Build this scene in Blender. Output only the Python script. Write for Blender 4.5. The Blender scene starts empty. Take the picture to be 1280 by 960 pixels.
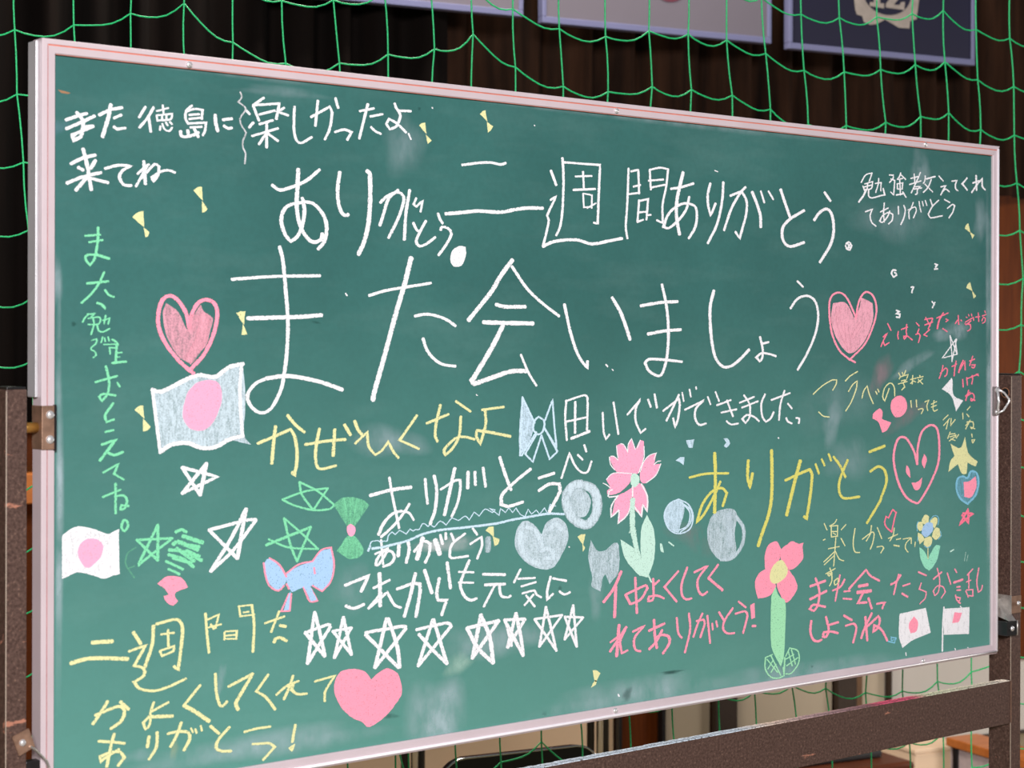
import bpy, bmesh, math, random
from mathutils import Vector, Matrix
from mathutils.geometry import tessellate_polygon

random.seed(7)
scn = bpy.context.scene
C = scn.collection
PI = math.pi

# ---------------- camera ----------------
cam_data = bpy.data.cameras.new('camera')
cam = bpy.data.objects.new('camera', cam_data)
C.objects.link(cam)
scn.camera = cam
yaw, pitch, roll = 0.6723146, -0.0020810, 0.0025952
fwd = Vector((math.sin(yaw) * math.cos(pitch), math.cos(yaw) * math.cos(pitch), math.sin(pitch)))
rgt = Vector((math.cos(yaw), -math.sin(yaw), 0))
upv = rgt.cross(fwd)
r2 = rgt * math.cos(roll) + upv * math.sin(roll)
u2 = -rgt * math.sin(roll) + upv * math.cos(roll)
M = Matrix((r2, u2, -fwd)).transposed().to_4x4()
M.translation = Vector((-0.8801905, -1.9785501, 1.4675010))
cam.matrix_world = M
cam_data.sensor_width = 36
cam_data.lens = 36 * 2266.62 / 1280
cam_data.shift_y = (434.54 - 480) / 1280
cam_data.clip_start = 0.05
cam_data.dof.use_dof = True
cam_data.dof.focus_distance = 2.75
cam_data.dof.aperture_fstop = 9.0

# ---------------- light ----------------
w = bpy.data.worlds.new('world'); scn.world = w
w.use_nodes = True
bg = w.node_tree.nodes['Background']
bg.inputs[0].default_value = (0.80, 0.86, 1.0, 1)
bg.inputs[1].default_value = 0.10

def area(name, loc, target, sx, sy, power, col):
    d = bpy.data.lights.new(name, 'AREA'); d.shape = 'RECTANGLE'; d.size = sx; d.size_y = sy
    d.energy = power; d.color = col
    o = bpy.data.objects.new(name, d); C.objects.link(o); o.location = loc
    o.rotation_euler = (Vector(target) - Vector(loc)).to_track_quat('-Z', 'Y').to_euler()
    return o
area('window_light', (-2.3, -4.9, 3.05), (0.9, 0.2, 1.2), 1.5, 1.0, 490, (1.0, 0.98, 1.0))
area('side_fill_light', (6.6, -0.6, 1.3), (3.0, 2.4, 0.1), 1.0, 0.8, 55, (1.0, 0.94, 0.88))  # added fill with no known window, brightens the low wall behind the board

area('overhead_fill_light', (2.0, 1.75, 4.2), (2.1, 1.95, 0.0), 1.0, 1.0, 130, (1.0, 0.90, 0.80))  # added overhead fill for the wall panels under the board, no known lamp

scn.view_settings.view_transform = 'Standard'
scn.view_settings.look = 'None'
scn.view_settings.gamma = 1
scn.view_settings.use_curve_mapping = False
scn.view_settings.exposure = 0.0

# ---------------- helpers ----------------
def lin(c):
    def f(v):
        v /= 255
        return v / 12.92 if v <= 0.04045 else ((v + 0.055) / 1.055) ** 2.4
    return (f(c[0]), f(c[1]), f(c[2]), 1)

def new_mat(name):
    m = bpy.data.materials.new(name); m.use_nodes = True
    nt = m.node_tree
    return m, nt, nt.nodes['Principled BSDF']

def node(nt, kind, **kw):
    n = nt.nodes.new(kind)
    for k, v in kw.items():
        setattr(n, k, v)
    return n

def noise(nt, scale, detail=3, rough=0.6, stretch=None, rot=(0, 0, 0), dist=0.0):
    tc = node(nt, 'ShaderNodeTexCoord'); mp = node(nt, 'ShaderNodeMapping')
    nt.links.new(tc.outputs['Object'], mp.inputs[0])
    if stretch: mp.inputs['Scale'].default_value = stretch
    mp.inputs['Rotation'].default_value = rot
    n = node(nt, 'ShaderNodeTexNoise')
    n.inputs['Distortion'].default_value = dist
    n.inputs['Scale'].default_value = scale; n.inputs['Detail'].default_value = detail; n.inputs['Roughness'].default_value = rough
    nt.links.new(mp.outputs[0], n.inputs['Vector'])
    return n.outputs[0]

def ramp(nt, src, stops):
    r = node(nt, 'ShaderNodeValToRGB')
    e = r.color_ramp.elements
    while len(e) < len(stops): e.new(0.5)
    for i, (p, c) in enumerate(stops):
        e[i].position = p; e[i].color = c
    nt.links.new(src, r.inputs[0])
    return r.outputs[0]

def mixc(nt, fac, a, b, mode='MIX'):
    m = node(nt, 'ShaderNodeMix', data_type='RGBA', blend_type=mode)
    if isinstance(fac, float): m.inputs[0].default_value = fac
    else: nt.links.new(fac, m.inputs[0])
    for s, v in ((6, a), (7, b)):
        if isinstance(v, tuple): m.inputs[s].default_value = v
        else: nt.links.new(v, m.inputs[s])
    return m.outputs[2]

def bump(nt, bsdf, src, strength, dist=0.001):
    b = node(nt, 'ShaderNodeBump'); b.inputs['Strength'].default_value = strength; b.inputs['Distance'].default_value = dist
    nt.links.new(src, b.inputs['Height']); nt.links.new(b.outputs[0], bsdf.inputs['Normal'])

def plain(name, c, rough=0.6, metal=0.0, var=0.12, scale=40, stretch=None, spec=0.5):
    m, nt, b = new_mat(name)
    c = lin(c)
    n = noise(nt, scale, 4, 0.6, stretch)
    lo = tuple(v * (1 - var) for v in c[:3]) + (1,); hi = tuple(min(1, v * (1 + var)) for v in c[:3]) + (1,)
    col = ramp(nt, n, [(0.3, lo), (0.7, hi)])
    nt.links.new(col, b.inputs['Base Color'])
    b.inputs['Roughness'].default_value = rough; b.inputs['Metallic'].default_value = metal
    b.inputs['Specular IOR Level'].default_value = spec
    return m

def mesh_obj(name, bm, mat, parent=None, label=None, smooth=False):
    me = bpy.data.meshes.new(name)
    bmesh.ops.recalc_face_normals(bm, faces=bm.faces)
    bm.to_mesh(me); bm.free()
    if smooth:
        for p in me.polygons: p.use_smooth = True
    o = bpy.data.objects.new(name, me); C.objects.link(o)
    if mat: me.materials.append(mat)
    if parent: o.parent = parent
    if label: o['label'] = label
    return o

def empty(name, label, cat, loc=(0, 0, 0), rotz=0.0, group=None):
    o = bpy.data.objects.new(name, None); C.objects.link(o)
    o.location = loc; o.rotation_euler = (0, 0, rotz); o['label'] = label; o['category'] = cat
    if group: o['group'] = group
    return o

def bx(bm, x0, x1, y0, y1, z0, z1, bev=0.0):
    t = bmesh.new()
    bmesh.ops.create_cube(t, size=1)
    for v in t.verts:
        v.co = Vector((x0 + (v.co.x + .5) * (x1 - x0), y0 + (v.co.y + .5) * (y1 - y0), z0 + (v.co.z + .5) * (z1 - z0)))
    if bev: bmesh.ops.bevel(t, geom=list(t.edges), offset=bev, segments=2, affect='EDGES', profile=0.5)
    me = bpy.data.meshes.new('t'); t.to_mesh(me); t.free(); bm.from_mesh(me); bpy.data.meshes.remove(me)

def box(name, x0, x1, y0, y1, z0, z1, mat, parent=None, label=None, bev=0.0):
    bm = bmesh.new(); bx(bm, x0, x1, y0, y1, z0, z1, bev)
    return mesh_obj(name, bm, mat, parent, label)

def tube(bm, pts, r, seg=8, cap=True, flat=1.0):
    pts = [Vector(p) for p in pts]
    rings = []
    prev = None
    for i, p in enumerate(pts):
        d = (pts[min(i + 1, len(pts) - 1)] - pts[max(i - 1, 0)]).normalized()
        if prev is None:
            a = Vector((0, 0, 1)) if abs(d.z) < .9 else Vector((1, 0, 0))
            n = d.cross(a).normalized()
        else:
            n = (prev - d * prev.dot(d)).normalized()
        prev = n; b = d.cross(n)
        rr = r[i] if isinstance(r, (list, tuple)) else r
        rings.append([bm.verts.new(p + (n * math.cos(2 * PI * k / seg) + b * math.sin(2 * PI * k / seg) * flat) * rr) for k in range(seg)])
    for a, b in zip(rings, rings[1:]):
        for k in range(seg):
            bm.faces.new((a[k], a[(k + 1) % seg], b[(k + 1) % seg], b[k]))
    if cap:
        bm.faces.new(rings[0][::-1]); bm.faces.new(rings[-1])

def dome(bm, c, axis, r, h, seg=14):
    # a shallow round screw head
    axis = Vector(axis).normalized(); c = Vector(c)
    tube(bm, [c - axis * 0.001, c, c + axis * h * .5, c + axis * h * .85, c + axis * h], [r, r, r * .9, r * .6, r * .2], seg)

# ---------------- materials ----------------
def mat_board():
    m, nt, b = new_mat('green_chalkboard')
    n1 = noise(nt, 2.2, 5, 0.6)
    n2 = noise(nt, 9, 4, 0.7, (0.45, 1, 1.6))
    n3 = noise(nt, 130, 2, 0.6)
    base = ramp(nt, n1, [(0.32, lin(BOARD_LO)), (0.68, lin(BOARD_HI))])
    base = mixc(nt, ramp(nt, n2, [(0.5, (0, 0, 0, 1)), (0.85, (.10, .10, .10, 1))]), base, lin((150, 178, 172)))
    base = mixc(nt, ramp(nt, n3, [(0.35, (.10, .10, .10, 1)), (0.6, (0, 0, 0, 1))]), base, lin((40, 70, 64)))
    # blends into a paler green towards the lower part of the board
    tc = node(nt, 'ShaderNodeTexCoord'); sx = node(nt, 'ShaderNodeSeparateXYZ'); nt.links.new(tc.outputs['Object'], sx.inputs[0])
    mr = node(nt, 'ShaderNodeMapRange'); mr.inputs[1].default_value = 1.55; mr.inputs[2].default_value = 0.93; mr.inputs[3].default_value = 0.0; mr.inputs[4].default_value = 0.33
    nt.links.new(sx.outputs[2], mr.inputs[0])
    base = mixc(nt, mr.outputs[0], base, lin((128, 196, 178)))
    nt.links.new(base, b.inputs['Base Color'])
    b.inputs['Roughness'].default_value = 0.62; b.inputs['Specular IOR Level'].default_value = 0.25
    bump(nt, b, n3, 0.06)
    return m
BOARD_LO = (46, 93, 89); BOARD_HI = (57, 109, 104)
board_m = mat_board()

CH = {'white': (238, 236, 238), 'pink': (255, 154, 176), 'softpink': (255, 168, 196), 'hotpink': (253, 126, 152), 'yellow': (224, 222, 164),
      'yellow2': (218, 212, 112), 'green': (128, 214, 166), 'green2': (160, 222, 176), 'mint': (196, 230, 214), 'mint2': (150, 222, 190),
      'blue': (166, 200, 234), 'paleblue': (200, 224, 238), 'skyblue': (128, 190, 214), 'dusty': (236, 168, 184), 'grey': (204, 222, 230), 'rose': (186, 150, 160)}
_cm = {}
def chalk_mat(col, a):
    key = (col, a)
    if key in _cm: return _cm[key]
    m, nt, b = new_mat('chalk_' + col)
    c = lin(CH[col])
    n = noise(nt, 620, 2, 0.7)
    if a < 0.96:
        s = noise(nt, 48, 3, 0.65, (4.0, 1, 1.0), (0, 0.35, 0), 1.2)
        ad = node(nt, 'ShaderNodeMath', operation='ADD'); nt.links.new(n, ad.inputs[0]); nt.links.new(s, ad.inputs[1])
        ml = node(nt, 'ShaderNodeMath', operation='MULTIPLY'); nt.links.new(ad.outputs[0], ml.inputs[0]); ml.inputs[1].default_value = 0.5
        n = ml.outputs[0]
    at = node(nt, 'ShaderNodeAttribute', attribute_name='edge')
    pw = node(nt, 'ShaderNodeMath', operation='POWER'); nt.links.new(at.outputs['Fac'], pw.inputs[0]); pw.inputs[1].default_value = 4
    es = node(nt, 'ShaderNodeMath', operation='MULTIPLY'); nt.links.new(pw.outputs[0], es.inputs[0]); es.inputs[1].default_value = 0.22
    su = node(nt, 'ShaderNodeMath', operation='SUBTRACT'); nt.links.new(n, su.inputs[0]); nt.links.new(es.outputs[0], su.inputs[1])
    mr = node(nt, 'ShaderNodeMapRange')
    if a >= 0.96:
        lo, hi = 0.24, 0.40
    else:
        lo, hi = 0.5 - 0.34 * a, 0.86 - 0.42 * a
    mr.inputs[1].default_value = lo; mr.inputs[2].default_value = hi
    mr.inputs[3].default_value = 0.0 if a >= .96 else 0.25 * a; mr.inputs[4].default_value = 1.0 if a >= .96 else min(1.0, a + 0.22)
    nt.links.new(su.outputs[0], mr.inputs[0])
    nt.links.new(mr.outputs[0], b.inputs['Alpha'])
    b.inputs['Base Color'].default_value = c
    b.inputs['Roughness'].default_value = 0.95; b.inputs['Specular IOR Level'].default_value = 0.1
    _cm[key] = m
    return m

_sm = {}
def smudge_mat(col, a):
    key = (col, a)
    if key in _sm: return _sm[key]
    m, nt, b = new_mat('smudge_' + col)
    n = noise(nt, 16, 5, 0.65, (1.3, 1, 0.7), (0, 0.4, 0))
    at = node(nt, 'ShaderNodeAttribute', attribute_name='fade')
    r = node(nt, 'ShaderNodeMapRange'); r.inputs[1].default_value = .3; r.inputs[2].default_value = .68
    r.inputs[4].default_value = a
    nt.links.new(n, r.inputs[0])
    ml = node(nt, 'ShaderNodeMath', operation='MULTIPLY'); nt.links.new(r.outputs[0], ml.inputs[0]); nt.links.new(at.outputs['Fac'], ml.inputs[1])
    nt.links.new(ml.outputs[0], b.inputs['Alpha'])
    b.inputs['Base Color'].default_value = lin(CH[col]) if col != 'damp' else lin((30, 62, 58))
    b.inputs['Roughness'].default_value = 0.95; b.inputs['Specular IOR Level'].default_value = 0.1
    _sm[key] = m
    return m

frame_m = plain('pinkish_aluminium', (210, 193, 197), 0.38, 0.15, 0.05, 12)
frame_side_m = plain('grey_aluminium', (188, 186, 188), 0.4, 0.3, 0.08, 12)
stripe_m = plain('orange_red_groove', (206, 112, 92), 0.6, 0, 0.15, 60)
stripe2_m = plain('dull_red_groove', (172, 118, 118), 0.6, 0, 0.15, 60)
screw_m = plain('bright_screw', (225, 222, 222), 0.25, 0.6, 0.05, 60)
steel_m = plain('galvanised_steel', (188, 182, 176), 0.35, 0.7, 0.2, 90)
rust_m = plain('rust_edged_steel', (150, 118, 98), 0.45, 0.5, 0.3, 60)
black_m = plain('black_enamel', (28, 27, 28), 0.35, 0.0, 0.2, 60)
rubber_m = plain('black_rubber', (20, 20, 20), 0.7)

def mat_brown():
    m, nt, b = new_mat('brown_hammered_paint')
    n = noise(nt, 260, 3, 0.7)
    base = ramp(nt, n, [(0.35, lin((62, 44, 38))), (0.62, lin((92, 70, 62))), (0.8, lin((150, 118, 100)))])
    n2 = noise(nt, 22, 5, 0.75, (0.35, 1, 1.6))
    base = mixc(nt, ramp(nt, n2, [(0.655, (0, 0, 0, 1)), (0.69, (.75, .75, .75, 1))]), base, lin((190, 128, 104)))
    nt.links.new(base, b.inputs['Base Color'])
    b.inputs['Roughness'].default_value = 0.42; b.inputs['Specular IOR Level'].default_value = 0.5
    bump(nt, b, n, 0.25, 0.0006)
    return m
brown_m = mat_brown()

def mat_wood(name, a, c, sc=(1, 1, 12), rough=0.45):
    m, nt, b = new_mat(name)
    n = noise(nt, 3.0, 6, 0.65, sc)
    n2 = noise(nt, 60, 3, 0.6, (sc[2] > 2 and 1 or .1, 1, .08 if sc[2] <= 2 else 1))
    base = ramp(nt, n, [(0.3, lin(a)), (0.7, lin(c))])
    nt.links.new(base, b.inputs['Base Color']); b.inputs['Roughness'].default_value = rough
    b.inputs['Specular IOR Level'].default_value = .12 if 'wall' in name else .45
    return m

CHALK = [
('chalk_writing', 'white chalk greeting at the top left, two short lines', 'white', 0, 1.0, [(38, [320,17281,462,17336,581,17378]), (38, [324,17177,503,17263,679,17354]), (38, [534,17212,664,17232]), (38, [452,17377,534,17289,524,17173,504,17095,412,17050,401,17107,504,17156,658,17231]), (38, [741,17372,877,17441,1034,17483]), (39, [887,17506,856,17352,783,17116]), (33, [929,17349,1024,17395]), (33, [929,17246,972,17222,1077,17244]), (29, [1340,17518,1258,17385]), (29, [1452,17522,1366,17383,1263,17264]), (29, [1383,17404,1414,17224]), (22, [1491,17478,1648,17530]), (22, [1572,17557,1583,17450]), (22, [1491,17427,1697,17463,1682,17395,1500,17365,1491,17427]), (22, [1561,17432,1566,17380]), (22, [1622,17443,1622,17390]), (22, [1540,17299,1535,17253]), (22, [1566,17330,1594,17269,1660,17249,1697,17297]), (22, [1614,17354,1638,17316]), (22, [1666,17362,1697,17337]), (28, [1969,17585,1891,17515,1880,17424,1918,17358]), (28, [1891,17505,2003,17548,2115,17543,2104,17432]), (28, [1931,17468,2070,17489]), (28, [1932,17418,2093,17447]), (28, [1918,17362,2160,17392,2151,17296,2120,17233]), (28, [1947,17316,2104,17336]), (34, [1814,17260,1825,17202,1892,17197,2015,17236,2059,17265]), (34, [1910,17277,1925,17215]), (34, [2003,17300,2057,17209]), (36, [2291,17497,2296,17407,2326,17299]), (36, [2399,17445,2525,17469]), (36, [2415,17372,2468,17344,2525,17354]), (38, [382,16772,535,16849,690,16894]), (38, [535,16954,587,16757,639,16482]), (38, [474,16734,535,16706]), (38, [690,16830,632,16731]), (38, [331,16541,525,16623,763,16691]), (38, [583,16622,444,16465]), (38, [633,16616,732,16597,853,16577]), (33, [815,16742,983,16791,1149,16796,1036,16727,1000,16647,1058,16563,1158,16559]), (33, [1320,16861,1342,16589]), (27, [1239,16704,1346,16804,1389,16827]), (27, [1372,16822,1218,16553]), (29, [1286,16654,1465,16836,1523,16812,1508,16697,1443,16630,1428,16672,1541,16748,1650,16774,1738,16750])]),
('chalk_line', 'thin wavy vertical chalk line dividing two greetings', 'white', 0, 0.6, [(18, [2644,17810,2667,17751,2617,17686,2709,17632,2721,17593,2640,17475,2675,17376,2729,17309,2683,17204,2688,17113,2723,17054,2711,16921])]),
('chalk_writing', 'white chalk greeting at the top, right of the thin wavy line', 'white', 0, 1.0, [(31, [2738,17584,2780,17547]), (31, [2832,17445,2774,17379]), (31, [2984,17768,2831,17663]), (31, [2831,17663,3210,17715,3167,17516]), (31, [2831,17653,2914,17476]), (31, [2921,17554,3143,17621]), (31, [3282,17666,3186,17610,3342,17576]), (31, [2921,17431,3115,17496]), (31, [2814,17274,3192,17399]), (31, [3025,17468,3026,17146]), (31, [3009,17309,2915,17179]), (31, [3044,17322,3192,17240]), (31, [3434,17693,3427,17412,3464,17270,3537,17238,3695,17324]), (31, [3787,17800,3768,17648,3749,17475]), (31, [3682,17582,3830,17663,3966,17737,4003,17667,3967,17453,3893,17311]), (32, [4053,17856,4096,17733]), (32, [4047,17417,4192,17460,4306,17433,4238,17330]), (32, [4432,17719,4655,17773]), (32, [4560,17823,4501,17622,4426,17361]), (32, [4599,17662,4793,17710]), (32, [4612,17524,4677,17475,4767,17446]), (32, [4988,17866,5036,17783,5253,17786]), (32, [5036,17783,5081,17711,5015,17565,4911,17521,4858,17586,4897,17653,5015,17609,5174,17497]), (22, [5214,17483,5254,17410])]),
('chalk_writing', 'large white chalk thank you, left of the upper row, ending in a solid dot', 'white', 0, 1.0, [(41, [3110,16675,3229,16619,3470,16695,3640,16778,3812,16913]), (46, [3494,16898,3482,16664,3471,16436,3508,16230,3593,16067,3716,15978,3839,16014,3859,16088]), (42, [3555,16533,3588,16379,3556,16190,3484,16042,3387,15976,3303,16055,3242,16239,3314,16407,3519,16475,3715,16473,3875,16330,3925,16164,3889,15994,3795,15890]), (42, [4123,16901,4091,16677,4107,16488,4157,16374,4213,16341,4258,16358]), (51, [4547,16942,4593,16908,4599,16556,4569,16233,4498,15996,4417,15844]), (37, [4762,16538,4879,16635,5049,16691,5137,16637,5129,16539,5037,16318,4894,16079]), (37, [5049,16719,4892,16592,4815,16395,4755,16237]), (37, [5235,16729,5174,16411,5149,16063]), (28, [5342,16626,5302,16537,5342,16511,5449,16599,5414,16449]), (35, [5297,16291,5343,16212,5383,16181]), (35, [5504,16328,5423,16205,5343,16049,5397,15985,5518,16022,5659,16115]), (35, [5706,16436,5739,16361,5783,16308]), (35, [5748,16218,5775,16259,5871,16245,5932,16170,5844,16023,5716,15875]), (0, [6065,16009,6177,16002,6182,15879,6108,15744,5969,15729,5914,15827,5955,15950])]),
('chalk_writing', 'large white chalk characters for two weeks with thanks, right of the upper row', 'white', 0, 1.0, [(36, [6114,17120,6389,17166,6615,17185,6787,17169,6874,17197]), (49, [5835,16440,6166,16477,6391,16504,6789,16507,7021,16552,7255,16586,7545,16600]), (37, [7693,17139,7790,16941]), (32, [7685,16723,7790,16779,7626,16500,7656,16432,7612,16257,7547,16059]), (46, [7547,16059,7762,16136,8158,16174,8468,16127,8782,16179,9056,16230]), (33, [7904,17333,7926,17060,7912,16641,7868,16361,7792,16223]), (33, [7925,17274,8620,17279,8597,16864,8576,16426,8498,16434]), (28, [8149,17085,8464,17111]), (28, [8293,17164,8310,16919]), (35, [8110,16889,8528,16926]), (23, [8295,16848,8311,16649,8466,16664]), (23, [8310,16848,8465,16833,8460,16645]), (23, [8373,16640,8544,16720]), (31, [9177,17263,9157,16783,9126,16399,9159,16233]), (31, [9226,17223,9372,17256,9382,17060,9389,16904]), (31, [9275,17001,9415,17033]), (31, [9189,16886,9389,16916]), (31, [9601,17270,9625,16977]), (31, [9601,17270,9816,17315,9976,17301,9933,17018,9867,16771,9869,16491,9746,16527]), (31, [9578,17107,9883,17142]), (31, [9625,17006,9916,17066]), (31, [9390,16807,9358,16486]), (31, [9390,16795,9570,16834,9538,16525]), (31, [9391,16627,9554,16647]), (31, [9352,16481,9472,16522]), (31, [9538,16590,9626,16602]), (39, [10034,17011,10253,17048,10508,17119]), (49, [10286,17271,10219,17058,10159,16835,10153,16590,10215,16335]), (39, [10417,16909,10356,16722,10187,16542,9986,16416,9885,16436,9968,16605,10119,16735,10322,16806,10527,16779,10579,16658,10545,16459,10409,16281]), (37, [10864,17139,10809,16967,10820,16794,10873,16647,10977,16839]), (38, [11144,17173,11117,16884,11013,16529,10812,16222]), (38, [11294,16973,11543,17057,11652,16911,11646,16708,11503,16323,11410,16420]), (38, [11633,17125,11543,17057,11330,16794,11161,16435]), (46, [11778,17057,11888,16872,11962,16697,11973,16519]), (31, [11971,17080,12052,16906]), (31, [12144,17090,12255,16967]), (46, [12422,17131,12535,16904,12641,16703]), (47, [12970,16827,12648,16677,12480,16541,12462,16385,12537,16272,12669,16238,12972,16314]), (42, [13450,17142,13595,17012]), (47, [13207,16683,13342,16815,13517,16876,13635,16776,13676,16540,13598,16299,13346,16007]), (27, [13974,16326,14045,16363,14114,16305,14074,16231,13994,16247,13966,16299]), (27, [14013,16341,14074,16263]), (27, [14093,16344,14014,16248])]),
('chalk_writing', 'largest white chalk line across the middle, see you again', 'white', 0, 1.0, [(40, [2532,15470,3122,15519,3825,15547]), (53, [2758,14986,3124,14999,3557,15016,3851,15040]), (41, [3221,15899,3270,15719,3309,15369,3344,14955,3328,14542,3269,14170,3218,14033,3099,13849,2957,13795,2816,13875,2757,14019,2862,14160,3027,14230]), (53, [3027,14230,3313,14259,3604,14225,3900,14159,4170,14071]), (38, [4587,15306,4867,15380,5262,15442,5589,15493]), (57, [5261,15823,5156,15472,5025,15102,4843,14540,4663,14004,4654,13929]), (39, [5325,15044,5513,15072,5702,15048,5867,14995,6005,14918]), (39, [5460,14743,5528,14586,5650,14465,5800,14392,6006,14368]), (57, [6994,15847,6792,15626,6621,15396,6227,14998]), (41, [6988,15756,7258,15455,7555,15242,7851,15073]), (54, [6707,15222,6851,15193,7230,15198]), (61, [6486,14972,6852,14966,7372,14964]), (63, [6823,14921,6624,14608,6286,14161,6328,14127,6625,14203,6970,14290,7248,14293]), (32, [7150,14522,7292,14265,7434,14085]), (40, [7947,15241,8071,14819,8210,14515,8381,14327,8387,14426]), (48, [8860,15354,9013,15162,9127,14948,9214,14745]), (48, [9427,15244,9828,15299,10180,15319]), (48, [9572,14826,9930,14876,10249,14896]), (41, [9854,15567,9945,15271,9990,14906,9971,14540,9899,14297,9806,14200,9601,14274,9518,14396,9584,14451,9898,14443,10275,14412]), (45, [10946,15499,10866,15236,10885,14838,10974,14489,11133,14338,11310,14337,11488,14425,11721,14594]), (36, [11964,14793,12023,14614,12013,14461,11958,14410,11885,14474,11994,14538,12178,14525,12327,14491]), (36, [12023,14691,12159,14712]), (34, [12815,15689,12949,15601]), (39, [12658,15253,12817,15403,13045,15459,13238,15371,13309,15136,13240,14847,13049,14532,12829,14273])]),
('chalk_writing', 'small white chalk thanks for the lessons at the top right corner', 'white', 0, 1.0, [(22, [14627,17528,14464,17485,14352,17354]), (22, [14627,17528,14552,17382]), (21, [14397,17299,14440,17219]), (22, [14440,17335,14640,17387,14608,17269,14453,17244]), (21, [14427,17284,14616,17328]), (22, [14515,17347,14503,17255]), (31, [14478,17237,14403,17134,14292,17029]), (25, [14540,17241,14541,17141,14617,17112,14857,17166,14946,17180,14907,17286]), (22, [14704,17358,14856,17383,14844,17241]), (22, [14792,17446,14780,17354,14717,17209]), (22, [15060,17521,15168,17524,15158,17468,15065,17395]), (22, [15098,17456,15202,17437,15177,17192,15099,17238]), (22, [15356,17572,15318,17502,15266,17457]), (22, [15343,17554,15487,17470]), (22, [15292,17459,15409,17483]), (22, [15266,17382,15409,17410,15397,17305,15272,17298,15266,17382]), (22, [15331,17453,15350,17201]), (27, [15241,17195,15449,17232]), (27, [15410,17255,15496,17172]), (22, [15618,17495,15815,17540]), (22, [15709,17577,15731,17408]), (22, [15584,17391,15895,17472]), (22, [15873,17612,15789,17479,15632,17250]), (22, [15724,17357,15869,17378,15790,17309,15790,17250,15737,17230]), (22, [15684,17317,15909,17350]), (22, [16001,17560,15988,17474,15948,17429]), (29, [16028,17510,16269,17567]), (22, [16162,17510,16082,17377,15949,17275]), (22, [15988,17423,16082,17368,16203,17298]), (24, [16364,17582,16486,17503]), (24, [16419,17396,16554,17429,16487,17348,16419,17258]), (24, [16487,17330,16555,17369,16651,17325]), (24, [16718,17513,16856,17533,16815,17452,16829,17384,16892,17356]), (31, [17141,17593,17008,17481,17148,17384]), (31, [17394,17649,17409,17393]), (31, [17303,17515,17500,17569,17272,17348]), (31, [17477,17539,17569,17610,17569,17473,17653,17415]), (23, [14454,16875,14630,16927,14575,16811,14618,16706,14727,16649]), (23, [14833,16890,15037,16967]), (23, [14934,17045,14914,16877,14935,16728]), (23, [15075,16918,15012,16815,14884,16717,14821,16739,14884,16826,15037,16891,15153,16863,15140,16770,15043,16699]), (24, [15294,17004,15300,16878]), (24, [15437,17028,15476,16954,15438,16817,15360,16704]), (20, [15542,16957,15660,16997,15739,17018,15765,16951,15687,16829]), (20, [15685,17092,15620,16978,15568,16925,15582,16807]), (20, [15838,17116,15857,17024,15892,16940]), (20, [15923,17121,15950,17045]), (20, [16003,17142,16044,17058]), (24, [16137,17166,16185,17074]), (24, [16366,17166,16191,17049,16084,16915,16138,16852,16462,16902]), (24, [16515,17185,16665,17141]), (24, [16597,17034,16734,17110,16794,17096,16748,16981,16639,16872])]),
('chalk_bow', 'small yellow chalk bow under the top left greeting, the upper one', 'yellow', 0, 1.0, [(0, [1989,16550,2050,16589,2113,16597,2122,16429]), (0, [2113,16429,2190,16327,2152,16291,2107,16283])]),
('chalk_bow', 'small yellow chalk bow left of the large thank you, the lower one', 'yellow', 0, 1.0, [(0, [1176,16180,1240,16242,1321,16259,1326,16070]), (0, [1317,16069,1395,16014,1380,15964,1344,15947])]),
('chalk_bow', 'small yellow chalk bow just right of the second top greeting', 'yellow', 0, 1.0, [(0, [5392,17609,5429,17638,5491,17649,5511,17497]), (0, [5497,17496,5600,17416,5533,17368])]),
('chalk_bow', 'small yellow chalk bow below the top rail, right of its neighbour', 'yellow', 0, 1.0, [(0, [6420,17840,6465,17889,6513,17902,6548,17747]), (0, [6537,17742,6648,17694,6614,17631,6557,17597])]),
('chalk_bow', 'small yellow chalk bow left of the large flag', 'yellow', 0, 1.0, [(0, [1207,13873,1256,13911,1320,13924,1336,13763]), (0, [1319,13763,1422,13663,1379,13621,1321,13611])]),
('chalk_bow', 'small yellow chalk bow between the left heart and the large line', 'yellow', 0, 1.0, [(0, [2596,15050,2654,15071,2728,15076,2705,14904]), (0, [2691,14919,2754,14783,2673,14776])]),
('chalk_bow', 'small yellow chalk bow below the lesson thanks at the right edge', 'yellow', 0, 1.0, [(0, [17084,16709,17125,16773,17184,16804,17253,16636]), (0, [17230,16652,17358,16606,17299,16533])]),
('chalk_bow', 'small yellow chalk bow above the pink school name at the right edge', 'yellow', 0, 1.0, [(0, [17130,15675,17166,15732,17234,15771,17313,15613]), (0, [17290,15635,17409,15538,17341,15488])]),
('chalk_bow', 'small yellow chalk bow below the pale blue line', 'yellow', 0, 1.0, [(0, [6532,12094,6589,12136,6675,12142,6684,11994]), (0, [6661,12007,6781,11954,6761,11888,6690,11870])]),
('chalk_bow', 'small yellow chalk bow between the grey heart and the grey butterfly', 'yellow', 0, 1.0, [(0, [8210,11896,8281,11927,8358,11929,8316,11772]), (0, [8297,11792,8353,11734,8313,11678])]),
('chalk_bow', 'small yellow chalk bow near the bottom rail', 'yellow', 0, 1.0, [(0, [8505,9941,8580,9933,8653,9878,8575,9764,8543,9784]), (0, [8550,9795,8581,9779,8569,9726,8475,9697,8512,9752])]),
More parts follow.
